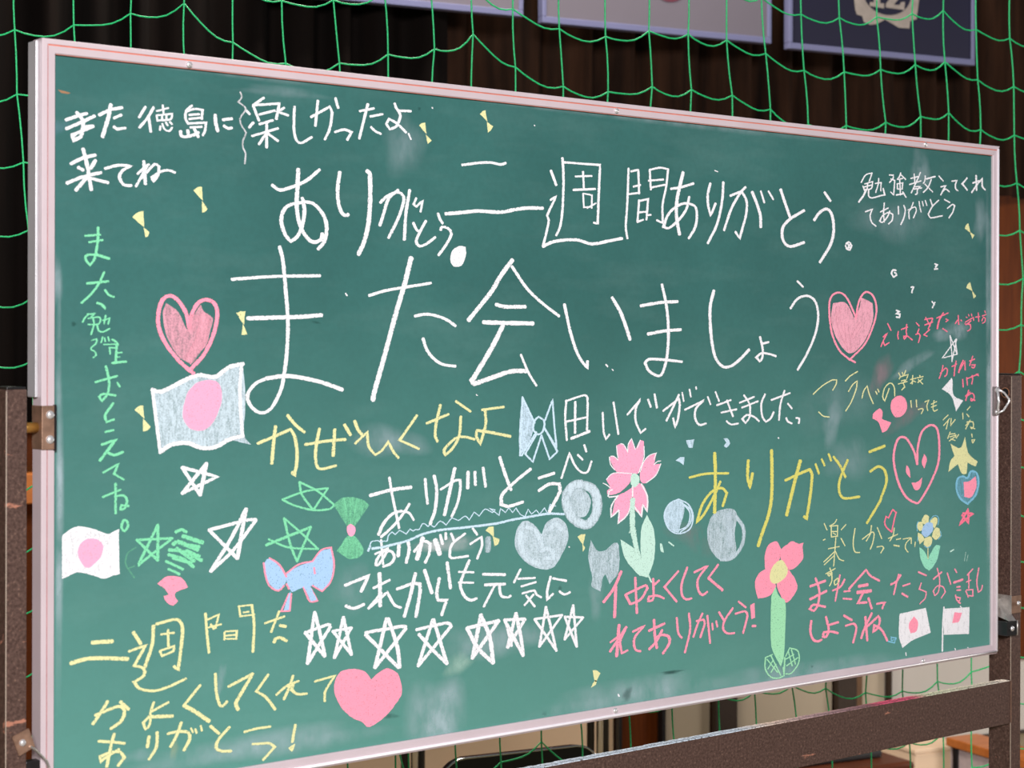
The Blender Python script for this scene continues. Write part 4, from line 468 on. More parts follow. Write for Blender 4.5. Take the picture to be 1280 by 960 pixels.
NET = [
[(-1.050,3.001),(-0.950,3.001),(-0.850,3.001),(-0.750,3.001),(-0.650,3.001),(-0.550,3.001),(-0.450,3.001),(-0.350,3.001),(-0.250,3.001),(-0.150,3.001),(-0.050,3.001),(0.049,3.017),(0.147,3.045),(0.242,3.071),(0.331,3.009),(0.422,2.979),(0.521,2.989),(0.621,3.015),(0.714,3.033),(0.799,3.044),(0.887,3.004),(0.988,2.974),(1.091,2.967),(1.190,2.986),(1.282,2.987),(1.374,2.982),(1.459,2.964),(1.558,2.938),(1.656,2.939),(1.754,2.949),(1.849,2.964),(1.934,2.978),(2.026,2.944),(2.122,2.932),(2.222,2.932),(2.322,2.932),(2.422,2.932),(2.522,2.932),(2.622,2.932),(2.722,2.932),(2.822,2.932),(2.922,2.932),(3.022,2.932),(3.122,2.932),(3.222,2.932),(3.322,2.932),(3.422,2.932),(3.522,2.932)],
[(-1.050,2.889),(-0.950,2.889),(-0.850,2.889),(-0.750,2.889),(-0.650,2.889),(-0.550,2.889),(-0.450,2.889),(-0.350,2.889),(-0.250,2.889),(-0.150,2.889),(-0.050,2.889),(0.049,2.905),(0.147,2.933),(0.242,2.959),(0.331,2.897),(0.422,2.867),(0.521,2.877),(0.621,2.903),(0.714,2.921),(0.799,2.932),(0.887,2.892),(0.988,2.862),(1.091,2.855),(1.190,2.874),(1.282,2.875),(1.374,2.870),(1.459,2.852),(1.558,2.826),(1.656,2.827),(1.754,2.837),(1.849,2.852),(1.934,2.866),(2.026,2.832),(2.122,2.820),(2.222,2.820),(2.322,2.820),(2.422,2.820),(2.522,2.820),(2.622,2.820),(2.722,2.820),(2.822,2.820),(2.922,2.820),(3.022,2.820),(3.122,2.820),(3.222,2.820),(3.322,2.820),(3.422,2.820),(3.522,2.820)],
[(-1.050,2.777),(-0.950,2.777),(-0.850,2.777),(-0.750,2.777),(-0.650,2.777),(-0.550,2.777),(-0.450,2.777),(-0.350,2.777),(-0.250,2.777),(-0.150,2.777),(-0.050,2.777),(0.049,2.793),(0.147,2.821),(0.242,2.847),(0.331,2.785),(0.422,2.755),(0.521,2.765),(0.621,2.791),(0.714,2.809),(0.799,2.820),(0.887,2.780),(0.988,2.750),(1.091,2.743),(1.190,2.762),(1.282,2.763),(1.374,2.758),(1.459,2.740),(1.558,2.714),(1.656,2.715),(1.754,2.725),(1.849,2.740),(1.934,2.754),(2.026,2.720),(2.122,2.708),(2.222,2.708),(2.322,2.708),(2.422,2.708),(2.522,2.708),(2.622,2.708),(2.722,2.708),(2.822,2.708),(2.922,2.708),(3.022,2.708),(3.122,2.708),(3.222,2.708),(3.322,2.708),(3.422,2.708),(3.522,2.708)],
[(-1.050,2.665),(-0.950,2.665),(-0.850,2.665),(-0.750,2.665),(-0.650,2.665),(-0.550,2.665),(-0.450,2.665),(-0.350,2.665),(-0.250,2.665),(-0.150,2.665),(-0.050,2.665),(0.049,2.681),(0.147,2.709),(0.242,2.735),(0.331,2.673),(0.422,2.643),(0.521,2.653),(0.621,2.679),(0.714,2.697),(0.799,2.708),(0.887,2.668),(0.988,2.638),(1.091,2.631),(1.190,2.650),(1.282,2.651),(1.374,2.646),(1.459,2.628),(1.558,2.602),(1.656,2.603),(1.754,2.613),(1.849,2.628),(1.934,2.642),(2.026,2.608),(2.122,2.596),(2.222,2.596),(2.322,2.596),(2.422,2.596),(2.522,2.596),(2.622,2.596),(2.722,2.596),(2.822,2.596),(2.922,2.596),(3.022,2.596),(3.122,2.596),(3.222,2.596),(3.322,2.596),(3.422,2.596),(3.522,2.596)],
[(-1.050,2.553),(-0.950,2.553),(-0.850,2.553),(-0.750,2.553),(-0.650,2.553),(-0.550,2.553),(-0.450,2.553),(-0.350,2.553),(-0.250,2.553),(-0.150,2.553),(-0.050,2.553),(0.049,2.569),(0.147,2.597),(0.242,2.623),(0.331,2.561),(0.422,2.531),(0.521,2.541),(0.621,2.567),(0.714,2.585),(0.799,2.596),(0.887,2.556),(0.988,2.526),(1.091,2.519),(1.190,2.538),(1.282,2.539),(1.374,2.534),(1.459,2.516),(1.558,2.490),(1.656,2.491),(1.754,2.501),(1.849,2.516),(1.934,2.530),(2.026,2.496),(2.122,2.484),(2.222,2.484),(2.322,2.484),(2.422,2.484),(2.522,2.484),(2.622,2.484),(2.722,2.484),(2.822,2.484),(2.922,2.484),(3.022,2.484),(3.122,2.484),(3.222,2.484),(3.322,2.484),(3.422,2.484),(3.522,2.484)],
[(-1.050,2.441),(-0.950,2.441),(-0.850,2.441),(-0.750,2.441),(-0.650,2.441),(-0.550,2.441),(-0.450,2.441),(-0.350,2.441),(-0.250,2.441),(-0.150,2.441),(-0.050,2.441),(0.049,2.457),(0.147,2.485),(0.242,2.511),(0.331,2.449),(0.422,2.419),(0.521,2.429),(0.621,2.455),(0.714,2.473),(0.799,2.484),(0.887,2.444),(0.988,2.414),(1.091,2.407),(1.190,2.426),(1.282,2.427),(1.374,2.422),(1.459,2.404),(1.558,2.378),(1.656,2.379),(1.754,2.389),(1.849,2.404),(1.934,2.418),(2.026,2.384),(2.122,2.372),(2.222,2.372),(2.322,2.372),(2.422,2.372),(2.522,2.372),(2.622,2.372),(2.722,2.372),(2.822,2.372),(2.922,2.372),(3.022,2.372),(3.122,2.372),(3.222,2.372),(3.322,2.372),(3.422,2.372),(3.522,2.372)],
[(-1.050,2.329),(-0.950,2.329),(-0.850,2.329),(-0.750,2.329),(-0.650,2.329),(-0.550,2.329),(-0.450,2.329),(-0.350,2.329),(-0.250,2.329),(-0.150,2.329),(-0.050,2.329),(0.049,2.345),(0.147,2.373),(0.242,2.399),(0.331,2.337),(0.422,2.307),(0.521,2.317),(0.621,2.343),(0.714,2.361),(0.799,2.372),(0.887,2.332),(0.988,2.302),(1.091,2.295),(1.190,2.314),(1.282,2.315),(1.374,2.310),(1.459,2.292),(1.558,2.266),(1.656,2.267),(1.754,2.277),(1.849,2.292),(1.934,2.306),(2.026,2.272),(2.122,2.260),(2.222,2.260),(2.322,2.260),(2.422,2.260),(2.522,2.260),(2.622,2.260),(2.722,2.260),(2.822,2.260),(2.922,2.260),(3.022,2.260),(3.122,2.260),(3.222,2.260),(3.322,2.260),(3.422,2.260),(3.522,2.260)],
[(-1.050,2.217),(-0.950,2.217),(-0.850,2.217),(-0.750,2.217),(-0.650,2.217),(-0.550,2.217),(-0.450,2.217),(-0.350,2.217),(-0.250,2.217),(-0.150,2.217),(-0.050,2.217),(0.049,2.233),(0.147,2.261),(0.242,2.287),(0.331,2.225),(0.422,2.195),(0.521,2.205),(0.621,2.231),(0.714,2.249),(0.799,2.260),(0.887,2.220),(0.988,2.190),(1.091,2.183),(1.190,2.202),(1.282,2.203),(1.374,2.198),(1.459,2.180),(1.558,2.154),(1.656,2.155),(1.754,2.165),(1.849,2.180),(1.934,2.194),(2.026,2.160),(2.122,2.148),(2.222,2.148),(2.322,2.148),(2.422,2.148),(2.522,2.148),(2.622,2.148),(2.722,2.148),(2.822,2.148),(2.922,2.148),(3.022,2.148),(3.122,2.148),(3.222,2.148),(3.322,2.148),(3.422,2.148),(3.522,2.148)],
[(-1.050,2.105),(-0.950,2.105),(-0.850,2.105),(-0.750,2.105),(-0.650,2.105),(-0.550,2.105),(-0.450,2.105),(-0.350,2.105),(-0.250,2.105),(-0.150,2.105),(-0.050,2.105),(0.049,2.121),(0.147,2.149),(0.242,2.175),(0.331,2.113),(0.422,2.083),(0.521,2.093),(0.621,2.119),(0.714,2.137),(0.799,2.148),(0.887,2.108),(0.988,2.078),(1.091,2.071),(1.190,2.090),(1.282,2.091),(1.374,2.086),(1.470,2.066),(1.566,2.038),(1.669,2.042),(1.765,2.054),(1.858,2.071),(1.939,2.083),(2.031,2.050),(2.134,2.042),(2.234,2.042),(2.334,2.042),(2.434,2.042),(2.534,2.042),(2.634,2.042),(2.734,2.042),(2.834,2.042),(2.934,2.042),(3.034,2.042),(3.134,2.042),(3.234,2.042),(3.334,2.042),(3.434,2.042),(3.534,2.042)],
[(-1.050,1.993),(-0.950,1.993),(-0.850,1.993),(-0.750,1.993),(-0.650,1.993),(-0.550,1.993),(-0.450,1.993),(-0.350,1.993),(-0.250,1.993),(-0.150,1.993),(-0.050,1.993),(0.049,2.009),(0.147,2.037),(0.242,2.063),(0.331,2.001),(0.430,1.971),(0.533,1.979),(0.629,2.002),(0.723,2.019),(0.803,2.053),(0.893,1.997),(0.997,1.967),(1.097,1.963),(1.198,1.980),(1.290,1.980),(1.388,1.975),(1.482,1.952),(1.577,1.926),(1.675,1.929),(1.779,1.942),(1.873,1.960),(1.950,1.973),(2.040,1.941),(2.136,1.934),(2.236,1.934),(2.336,1.934),(2.436,1.934),(2.536,1.934),(2.636,1.934),(2.736,1.934),(2.836,1.934),(2.936,1.934),(3.036,1.934),(3.136,1.934),(3.236,1.934),(3.336,1.934),(3.436,1.934),(3.536,1.934)],
[(-1.046,1.885),(-0.946,1.885),(-0.846,1.885),(-0.746,1.885),(-0.646,1.885),(-0.546,1.885),(-0.446,1.885),(-0.346,1.885),(-0.246,1.885),(-0.146,1.885),(-0.046,1.885),(0.050,1.904),(0.148,1.932),(0.243,1.958),(0.332,1.896),(0.431,1.866),(0.534,1.874),(0.631,1.897),(0.718,1.907),(0.799,1.936),(0.890,1.886),(0.993,1.861),(1.092,1.852),(1.193,1.868),(1.286,1.868),(1.385,1.864),(1.479,1.843),(1.573,1.820),(1.671,1.822),(1.774,1.832),(1.869,1.847),(1.948,1.860),(2.038,1.833),(2.144,1.828),(2.244,1.828),(2.344,1.828),(2.444,1.828),(2.544,1.828),(2.644,1.828),(2.744,1.828),(2.844,1.828),(2.944,1.828),(3.044,1.828),(3.144,1.828),(3.244,1.828),(3.344,1.828),(3.444,1.828),(3.544,1.828)],
[(-1.035,1.771),(-0.935,1.771),(-0.835,1.771),(-0.735,1.771),(-0.635,1.771),(-0.535,1.771),(-0.435,1.771),(-0.335,1.771),(-0.235,1.771),(-0.135,1.771),(-0.035,1.771),(0.052,1.799),(0.150,1.827),(0.245,1.853),(0.334,1.791),(0.433,1.761),(0.536,1.769),(0.632,1.792),(0.713,1.794),(0.796,1.820),(0.887,1.774),(0.989,1.755),(1.086,1.741),(1.189,1.756),(1.282,1.756),(1.382,1.754),(1.476,1.734),(1.570,1.714),(1.666,1.715),(1.770,1.721),(1.865,1.735),(1.946,1.748),(2.036,1.725),(2.153,1.723),(2.253,1.723),(2.353,1.723),(2.453,1.723),(2.553,1.723),(2.653,1.723),(2.753,1.723),(2.853,1.723),(2.953,1.723),(3.053,1.723),(3.153,1.723),(3.253,1.723),(3.353,1.723),(3.453,1.723),(3.553,1.723)],
[(-1.026,1.657),(-0.926,1.657),(-0.826,1.657),(-0.726,1.657),(-0.626,1.657),(-0.526,1.657),(-0.426,1.657),(-0.326,1.657),(-0.226,1.657),(-0.126,1.657),(-0.026,1.657),(0.053,1.694),(0.151,1.722),(0.246,1.748),(0.335,1.686),(0.434,1.656),(0.537,1.664),(0.634,1.687),(0.708,1.682),(0.793,1.704),(0.885,1.663),(0.985,1.649),(1.081,1.631),(1.184,1.644),(1.278,1.645),(1.380,1.643),(1.472,1.625),(1.567,1.608),(1.662,1.607),(1.765,1.611),(1.861,1.623),(1.943,1.636),(2.034,1.616),(2.163,1.616),(2.263,1.616),(2.363,1.616),(2.463,1.616),(2.563,1.616),(2.663,1.616),(2.763,1.616),(2.863,1.616),(2.963,1.616),(3.063,1.616),(3.163,1.616),(3.263,1.616),(3.363,1.616),(3.463,1.616),(3.563,1.616)],
[(-1.019,1.543),(-0.919,1.543),(-0.819,1.543),(-0.719,1.543),(-0.619,1.543),(-0.519,1.543),(-0.419,1.543),(-0.319,1.543),(-0.219,1.543),(-0.119,1.543),(-0.019,1.543),(0.055,1.589),(0.153,1.617),(0.248,1.643),(0.337,1.581),(0.436,1.551),(0.539,1.559),(0.635,1.582),(0.703,1.570),(0.790,1.588),(0.882,1.552),(0.980,1.543),(1.076,1.520),(1.180,1.532),(1.275,1.533),(1.377,1.532),(1.469,1.517),(1.563,1.502),(1.657,1.500),(1.761,1.501),(1.857,1.510),(1.941,1.523),(2.032,1.508),(2.158,1.513),(2.258,1.513),(2.358,1.513),(2.458,1.513),(2.558,1.513),(2.658,1.513),(2.758,1.513),(2.858,1.513),(2.958,1.513),(3.058,1.513),(3.158,1.513),(3.258,1.513),(3.358,1.513),(3.458,1.513),(3.558,1.513)],
[(-1.017,1.438),(-0.917,1.438),(-0.817,1.438),(-0.717,1.438),(-0.617,1.438),(-0.517,1.438),(-0.417,1.438),(-0.317,1.438),(-0.217,1.438),(-0.117,1.438),(-0.017,1.438),(0.056,1.484),(0.154,1.512),(0.249,1.538),(0.338,1.476),(0.437,1.446),(0.540,1.454),(0.637,1.477),(0.699,1.457),(0.787,1.471),(0.879,1.440),(0.976,1.437),(1.070,1.409),(1.175,1.420),(1.271,1.421),(1.374,1.421),(1.466,1.408),(1.560,1.396),(1.653,1.392),(1.757,1.391),(1.853,1.398),(1.938,1.411),(2.030,1.400),(2.152,1.409),(2.252,1.409),(2.352,1.409),(2.452,1.409),(2.552,1.409),(2.652,1.409),(2.752,1.409),(2.852,1.409),(2.952,1.409),(3.052,1.409),(3.152,1.409),(3.252,1.409),(3.352,1.409),(3.452,1.409),(3.552,1.409)],
[(-1.016,1.333),(-0.916,1.333),(-0.816,1.333),(-0.716,1.333),(-0.616,1.333),(-0.516,1.333),(-0.416,1.333),(-0.316,1.333),(-0.216,1.333),(-0.116,1.333),(-0.016,1.333),(0.058,1.379),(0.156,1.407),(0.251,1.433),(0.340,1.371),(0.439,1.341),(0.542,1.349),(0.638,1.372),(0.694,1.345),(0.784,1.355),(0.877,1.329),(0.972,1.331),(1.065,1.298),(1.171,1.308),(1.267,1.309),(1.372,1.310),(1.463,1.299),(1.557,1.290),(1.648,1.285),(1.752,1.280),(1.849,1.286),(1.936,1.298),(2.028,1.291),(2.146,1.305),(2.246,1.305),(2.346,1.305),(2.446,1.305),(2.546,1.305),(2.646,1.305),(2.746,1.305),(2.846,1.305),(2.946,1.305),(3.046,1.305),(3.146,1.305),(3.246,1.305),(3.346,1.305),(3.446,1.305),(3.546,1.305)],
[(-1.014,1.228),(-0.914,1.228),(-0.814,1.228),(-0.714,1.228),(-0.614,1.228),(-0.514,1.228),(-0.414,1.228),(-0.314,1.228),(-0.214,1.228),(-0.114,1.228),(-0.014,1.228),(0.059,1.274),(0.157,1.302),(0.252,1.328),(0.341,1.266),(0.440,1.236),(0.543,1.244),(0.640,1.267),(0.689,1.232),(0.780,1.239),(0.874,1.218),(0.968,1.225),(1.059,1.188),(1.166,1.196),(1.263,1.197),(1.369,1.200),(1.459,1.191),(1.553,1.184),(1.644,1.177),(1.748,1.170),(1.845,1.173),(1.934,1.186),(2.026,1.183),(2.141,1.201),(2.241,1.201),(2.341,1.201),(2.441,1.201),(2.541,1.201),(2.641,1.201),(2.741,1.201),(2.841,1.201),(2.941,1.201),(3.041,1.201),(3.141,1.201),(3.241,1.201),(3.341,1.201),(3.441,1.201),(3.541,1.201)],
[(-1.013,1.123),(-0.913,1.123),(-0.813,1.123),(-0.713,1.123),(-0.613,1.123),(-0.513,1.123),(-0.413,1.123),(-0.313,1.123),(-0.213,1.123),(-0.113,1.123),(-0.013,1.123),(0.061,1.169),(0.159,1.197),(0.254,1.223),(0.343,1.161),(0.442,1.131),(0.545,1.139),(0.641,1.162),(0.684,1.120),(0.777,1.122),(0.872,1.107),(0.964,1.119),(1.054,1.077),(1.162,1.084),(1.260,1.085),(1.367,1.089),(1.456,1.082),(1.550,1.078),(1.639,1.070),(1.743,1.060),(1.841,1.061),(1.931,1.074),(2.024,1.075),(2.135,1.098),(2.235,1.098),(2.335,1.098),(2.435,1.098),(2.535,1.098),(2.635,1.098),(2.735,1.098),(2.835,1.098),(2.935,1.098),(3.035,1.098),(3.135,1.098),(3.235,1.098),(3.335,1.098),(3.435,1.098),(3.535,1.098)],
[(-1.011,1.018),(-0.911,1.018),(-0.811,1.018),(-0.711,1.018),(-0.611,1.018),(-0.511,1.018),(-0.411,1.018),(-0.311,1.018),(-0.211,1.018),(-0.111,1.018),(-0.011,1.018),(0.062,1.064),(0.160,1.092),(0.255,1.118),(0.344,1.056),(0.443,1.026),(0.546,1.034),(0.643,1.057),(0.679,1.007),(0.774,1.006),(0.869,0.995),(0.960,1.013),(1.049,0.966),(1.157,0.972),(1.256,0.974),(1.364,0.978),(1.453,0.973),(1.547,0.972),(1.635,0.962),(1.739,0.949),(1.836,0.948),(1.929,0.961),(2.022,0.967),(2.129,0.994),(2.229,0.994),(2.329,0.994),(2.429,0.994),(2.529,0.994),(2.629,0.994),(2.729,0.994),(2.829,0.994),(2.929,0.994),(3.029,0.994),(3.129,0.994),(3.229,0.994),(3.329,0.994),(3.429,0.994),(3.529,0.994)],
[(-1.010,0.913),(-0.910,0.913),(-0.810,0.913),(-0.710,0.913),(-0.610,0.913),(-0.510,0.913),(-0.410,0.913),(-0.310,0.913),(-0.210,0.913),(-0.110,0.913),(-0.010,0.913),(0.064,0.959),(0.162,0.987),(0.257,1.013),(0.346,0.951),(0.445,0.921),(0.548,0.929),(0.644,0.952),(0.674,0.895),(0.771,0.890),(0.866,0.884),(0.956,0.906),(1.043,0.855),(1.153,0.860),(1.252,0.862),(1.361,0.867),(1.450,0.864),(1.544,0.866),(1.630,0.855),(1.735,0.839),(1.832,0.836),(1.927,0.849),(2.020,0.858),(2.124,0.890),(2.224,0.890),(2.324,0.890),(2.424,0.890),(2.524,0.890),(2.624,0.890),(2.724,0.890),(2.824,0.890),(2.924,0.890),(3.024,0.890),(3.124,0.890),(3.224,0.890),(3.324,0.890),(3.424,0.890),(3.524,0.890)],
[(-1.008,0.808),(-0.908,0.808),(-0.808,0.808),(-0.708,0.808),(-0.608,0.808),(-0.508,0.808),(-0.408,0.808),(-0.308,0.808),(-0.208,0.808),(-0.108,0.808),(-0.008,0.808),(0.065,0.854),(0.163,0.882),(0.258,0.908),(0.347,0.846),(0.446,0.816),(0.549,0.824),(0.646,0.847),(0.669,0.782),(0.768,0.774),(0.864,0.773),(0.951,0.800),(1.038,0.745),(1.148,0.748),(1.248,0.750),(1.359,0.757),(1.447,0.756),(1.540,0.760),(1.626,0.747),(1.730,0.729),(1.828,0.724),(1.924,0.737),(2.018,0.750),(2.118,0.786),(2.218,0.786),(2.318,0.786),(2.418,0.786),(2.518,0.786),(2.618,0.786),(2.718,0.786),(2.818,0.786),(2.918,0.786),(3.018,0.786),(3.118,0.786),(3.218,0.786),(3.318,0.786),(3.418,0.786),(3.518,0.786)],
[(-1.007,0.703),(-0.907,0.703),(-0.807,0.703),(-0.707,0.703),(-0.607,0.703),(-0.507,0.703),(-0.407,0.703),(-0.307,0.703),(-0.207,0.703),(-0.107,0.703),(-0.007,0.703),(0.067,0.749),(0.165,0.777),(0.260,0.803),(0.349,0.741),(0.448,0.711),(0.551,0.719),(0.647,0.742),(0.675,0.655),(0.773,0.660),(0.866,0.669),(0.953,0.700),(1.044,0.647),(1.154,0.650),(1.256,0.653),(1.365,0.655),(1.453,0.653),(1.555,0.653),(1.645,0.636),(1.745,0.618),(1.848,0.612),(1.940,0.626),(2.019,0.645),(2.119,0.681),(2.219,0.681),(2.319,0.681),(2.419,0.681),(2.519,0.681),(2.619,0.681),(2.719,0.681),(2.819,0.681),(2.919,0.681),(3.019,0.681),(3.119,0.681),(3.219,0.681),(3.319,0.681),(3.419,0.681),(3.519,0.681)],
[(-1.005,0.598),(-0.905,0.598),(-0.805,0.598),(-0.705,0.598),(-0.605,0.598),(-0.505,0.598),(-0.405,0.598),(-0.305,0.598),(-0.205,0.598),(-0.105,0.598),(-0.005,0.598),(0.068,0.644),(0.166,0.672),(0.261,0.698),(0.350,0.636),(0.449,0.606),(0.552,0.614),(0.649,0.637),(0.676,0.550),(0.775,0.555),(0.867,0.564),(0.955,0.595),(1.045,0.542),(1.155,0.545),(1.258,0.548),(1.366,0.550),(1.454,0.548),(1.556,0.548),(1.646,0.531),(1.747,0.513),(1.850,0.507),(1.942,0.521),(2.021,0.540),(2.121,0.576),(2.221,0.576),(2.321,0.576),(2.421,0.576),(2.521,0.576),(2.621,0.576),(2.721,0.576),(2.821,0.576),(2.921,0.576),(3.021,0.576),(3.121,0.576),(3.221,0.576),(3.321,0.576),(3.421,0.576),(3.521,0.576)],
[(-1.004,0.493),(-0.904,0.493),(-0.804,0.493),(-0.704,0.493),(-0.604,0.493),(-0.504,0.493),(-0.404,0.493),(-0.304,0.493),(-0.204,0.493),(-0.104,0.493),(-0.004,0.493),(0.070,0.539),(0.168,0.567),(0.263,0.593),(0.352,0.531),(0.451,0.501),(0.554,0.509),(0.650,0.532),(0.678,0.445),(0.776,0.450),(0.869,0.459),(0.956,0.490),(1.047,0.437),(1.157,0.440),(1.259,0.443),(1.368,0.445),(1.456,0.443),(1.558,0.443),(1.648,0.426),(1.748,0.408),(1.851,0.402),(1.943,0.416),(2.022,0.435),(2.122,0.471),(2.222,0.471),(2.322,0.471),(2.422,0.471),(2.522,0.471),(2.622,0.471),(2.722,0.471),(2.822,0.471),(2.922,0.471),(3.022,0.471),(3.122,0.471),(3.222,0.471),(3.322,0.471),(3.422,0.471),(3.522,0.471)],
[(-1.002,0.388),(-0.902,0.388),(-0.802,0.388),(-0.702,0.388),(-0.602,0.388),(-0.502,0.388),(-0.402,0.388),(-0.302,0.388),(-0.202,0.388),(-0.102,0.388),(-0.002,0.388),(0.071,0.434),(0.169,0.462),(0.264,0.488),(0.353,0.426),(0.452,0.396),(0.555,0.404),(0.652,0.427),(0.679,0.340),(0.778,0.345),(0.870,0.354),(0.958,0.385),(1.048,0.332),(1.158,0.335),(1.261,0.338),(1.369,0.340),(1.457,0.338),(1.559,0.338),(1.649,0.321),(1.750,0.303),(1.853,0.297),(1.945,0.311),(2.024,0.330),(2.124,0.366),(2.224,0.366),(2.324,0.366),(2.424,0.366),(2.524,0.366),(2.624,0.366),(2.724,0.366),(2.824,0.366),(2.924,0.366),(3.024,0.366),(3.124,0.366),(3.224,0.366),(3.324,0.366),(3.424,0.366),(3.524,0.366)],
[(-1.001,0.283),(-0.901,0.283),(-0.801,0.283),(-0.701,0.283),(-0.601,0.283),(-0.501,0.283),(-0.401,0.283),(-0.301,0.283),(-0.201,0.283),(-0.101,0.283),(-0.001,0.283),(0.073,0.329),(0.171,0.357),(0.266,0.383),(0.355,0.321),(0.454,0.291),(0.557,0.299),(0.653,0.322),(0.681,0.235),(0.779,0.240),(0.872,0.249),(0.959,0.280),(1.050,0.227),(1.160,0.230),(1.262,0.233),(1.371,0.235),(1.459,0.233),(1.561,0.233),(1.651,0.216),(1.751,0.198),(1.854,0.192),(1.946,0.206),(2.025,0.225),(2.125,0.261),(2.225,0.261),(2.325,0.261),(2.425,0.261),(2.525,0.261),(2.625,0.261),(2.725,0.261),(2.825,0.261),(2.925,0.261),(3.025,0.261),(3.125,0.261),(3.225,0.261),(3.325,0.261),(3.425,0.261),(3.525,0.261)],
]


# ---------------- rolling blackboard ----------------
W, Z0, Z1 = 1.8, 0.92, 1.82
FR, FD = 0.017, 0.025
root = empty('rolling_blackboard', 'green blackboard in a brown rolling stand, covered in coloured chalk messages', 'blackboard')

box('writing_surface', FR - .001, W - FR + .001, 0.006, 0.019, Z0 + FR - .001, Z1 - FR + .001, board_m, root)

PROF = [(0, FD), (0, .0012), (.0012, 0), (.0062, 0), (.0066, .0016), (.0076, .0016), (.0080, .0004), (.0160, .0012), (FR, .0026), (FR, FD)]
PROF_B = [(0, FD), (0, .0030), (.0030, .0004), (.0046, -.0006), (.0060, .0010), (.0150, .0018), (FR, .0030), (FR, FD)]
def corner(d, y, i):
    return Vector(((d, W - d, W - d, d)[i], y, (Z0 + d, Z0 + d, Z1 - d, Z1 - d)[i]))
def rail(i, prof, mat, label=None):
    j = (i + 1) % 4
    bm = bmesh.new()
    a = [bm.verts.new(corner(d, y, i)) for d, y in prof]
    b = [bm.verts.new(corner(d, y, j)) for d, y in prof]
    n = len(prof)
    for k in range(n):
        bm.faces.new((a[k], a[(k + 1) % n], b[(k + 1) % n], b[k]))
    bm.faces.new(a[::-1]); bm.faces.new(b)
    return mesh_obj('frame_rail', bm, mat, root, label)
bottom = rail(0, PROF_B, frame_m, 'bottom aluminium frame rail')
right = rail(1, PROF_B, frame_m, 'right aluminium frame rail')
top = rail(2, PROF, frame_m, 'top aluminium frame rail with an orange groove')
left = rail(3, PROF, frame_m, 'left aluminium frame rail with a dull red groove')
box('frame_groove', .0076, W - .0076, .0010, .0020, Z1 - .0078, Z1 - .0064, stripe_m, top, 'orange groove')
box('frame_groove', .018, W - .018, .0026, .0056, Z1 - FR - .0004, Z1 - FR + .0003, stripe_m, top, 'orange inner edge')
box('frame_groove', .0064, .0078, .0010, .0020, Z0 + .008, Z1 - .008, stripe2_m, left, 'dull red groove')
box('side_channel', -.004, -.0002, .009, .031, 1.404, Z1 - .002, frame_side_m, left, 'grey side channel', 0.0008)
for sx, sz, par in ((.1905, 1.8075, top), (.8894, 1.8085, top), (1.5939, 1.8090, top), (1.5918, .9290, bottom), (.8902, .9312, bottom), (.19, .930, bottom)):
    bm = bmesh.new(); dome(bm, (sx, .0004, sz), (0, -1, 0), .0042, .0022)
    bx(bm, sx - .0005, sx + .0005, -.0023, -.0019, sz - .002, sz + .002)
    mesh_obj('frame_screw', bm, screw_m, par, None, True)

highlight_m = plain('painted_highlight', (250, 244, 248), .42, .25, .02, 10)  # near-white colour paints in the highlight along the bottom and right rails
bm = bmesh.new(); tube(bm, [(.005, .0004, Z0 + .0046), (W - .005, .0004, Z0 + .0046)], .0021, 10); mesh_obj('rail_ridge_highlight', bm, highlight_m, bottom, 'ridge with painted highlight', True)
bm = bmesh.new(); tube(bm, [(W - .0046, .0004, Z0 + .005), (W - .0046, .0004, Z1 - .005)], .0021, 10); mesh_obj('rail_ridge_highlight', bm, highlight_m, right, 'ridge with painted highlight', True)
# --- chalk ---
def smooth_line(p, closed=False):
    n = len(p)
    if n < 3 and not closed: return [p[0], (p[0] + p[1]) / 2, p[1]]
    def corner_at(i):
        if not closed and (i == 0 or i == n - 1): return True
        a = p[i] - p[(i - 1) % n]; b = p[(i + 1) % n] - p[i]
        if a.length < 1e-7 or b.length < 1e-7: return True
        return a.angle(b) > 1.25
    def soft(i):
        if not closed and (i == 0 or i == n - 1): return False
        a = p[i] - p[(i - 1) % n]; b = p[(i + 1) % n] - p[i]
        return 1e-7 < a.length < .009 and 1e-7 < b.length < .009 and a.angle(b) < 2.3
    cr = [corner_at(i) and not soft(i) for i in range(n)]
    out = []
    m = n if closed else n - 1
    for i in range(m):
        p1, p2 = p[i], p[(i + 1) % n]
        p0 = p[(i - 1) % n] if not cr[i] else p1 - (p2 - p1)
        p3 = p[(i + 2) % n] if not cr[(i + 1) % n] else p2 + (p2 - p1)
        L = (p2 - p1).length
        k = max(2, min(7, int(L / .004)))
        d1, d2 = (p2 - p0) * .5, (p3 - p1) * .5
        for dd in (d1, d2):
            if dd.length > L * 1.1: dd *= L * 1.1 / dd.length
        for q in range(k):
            t = q / k
            out.append(p1 * (2 * t ** 3 - 3 * t * t + 1) + d1 * (t ** 3 - 2 * t * t + t) + p2 * (-2 * t ** 3 + 3 * t * t) + d2 * (t ** 3 - t * t))
    if not closed: out.append(p[-1].copy())
    return out

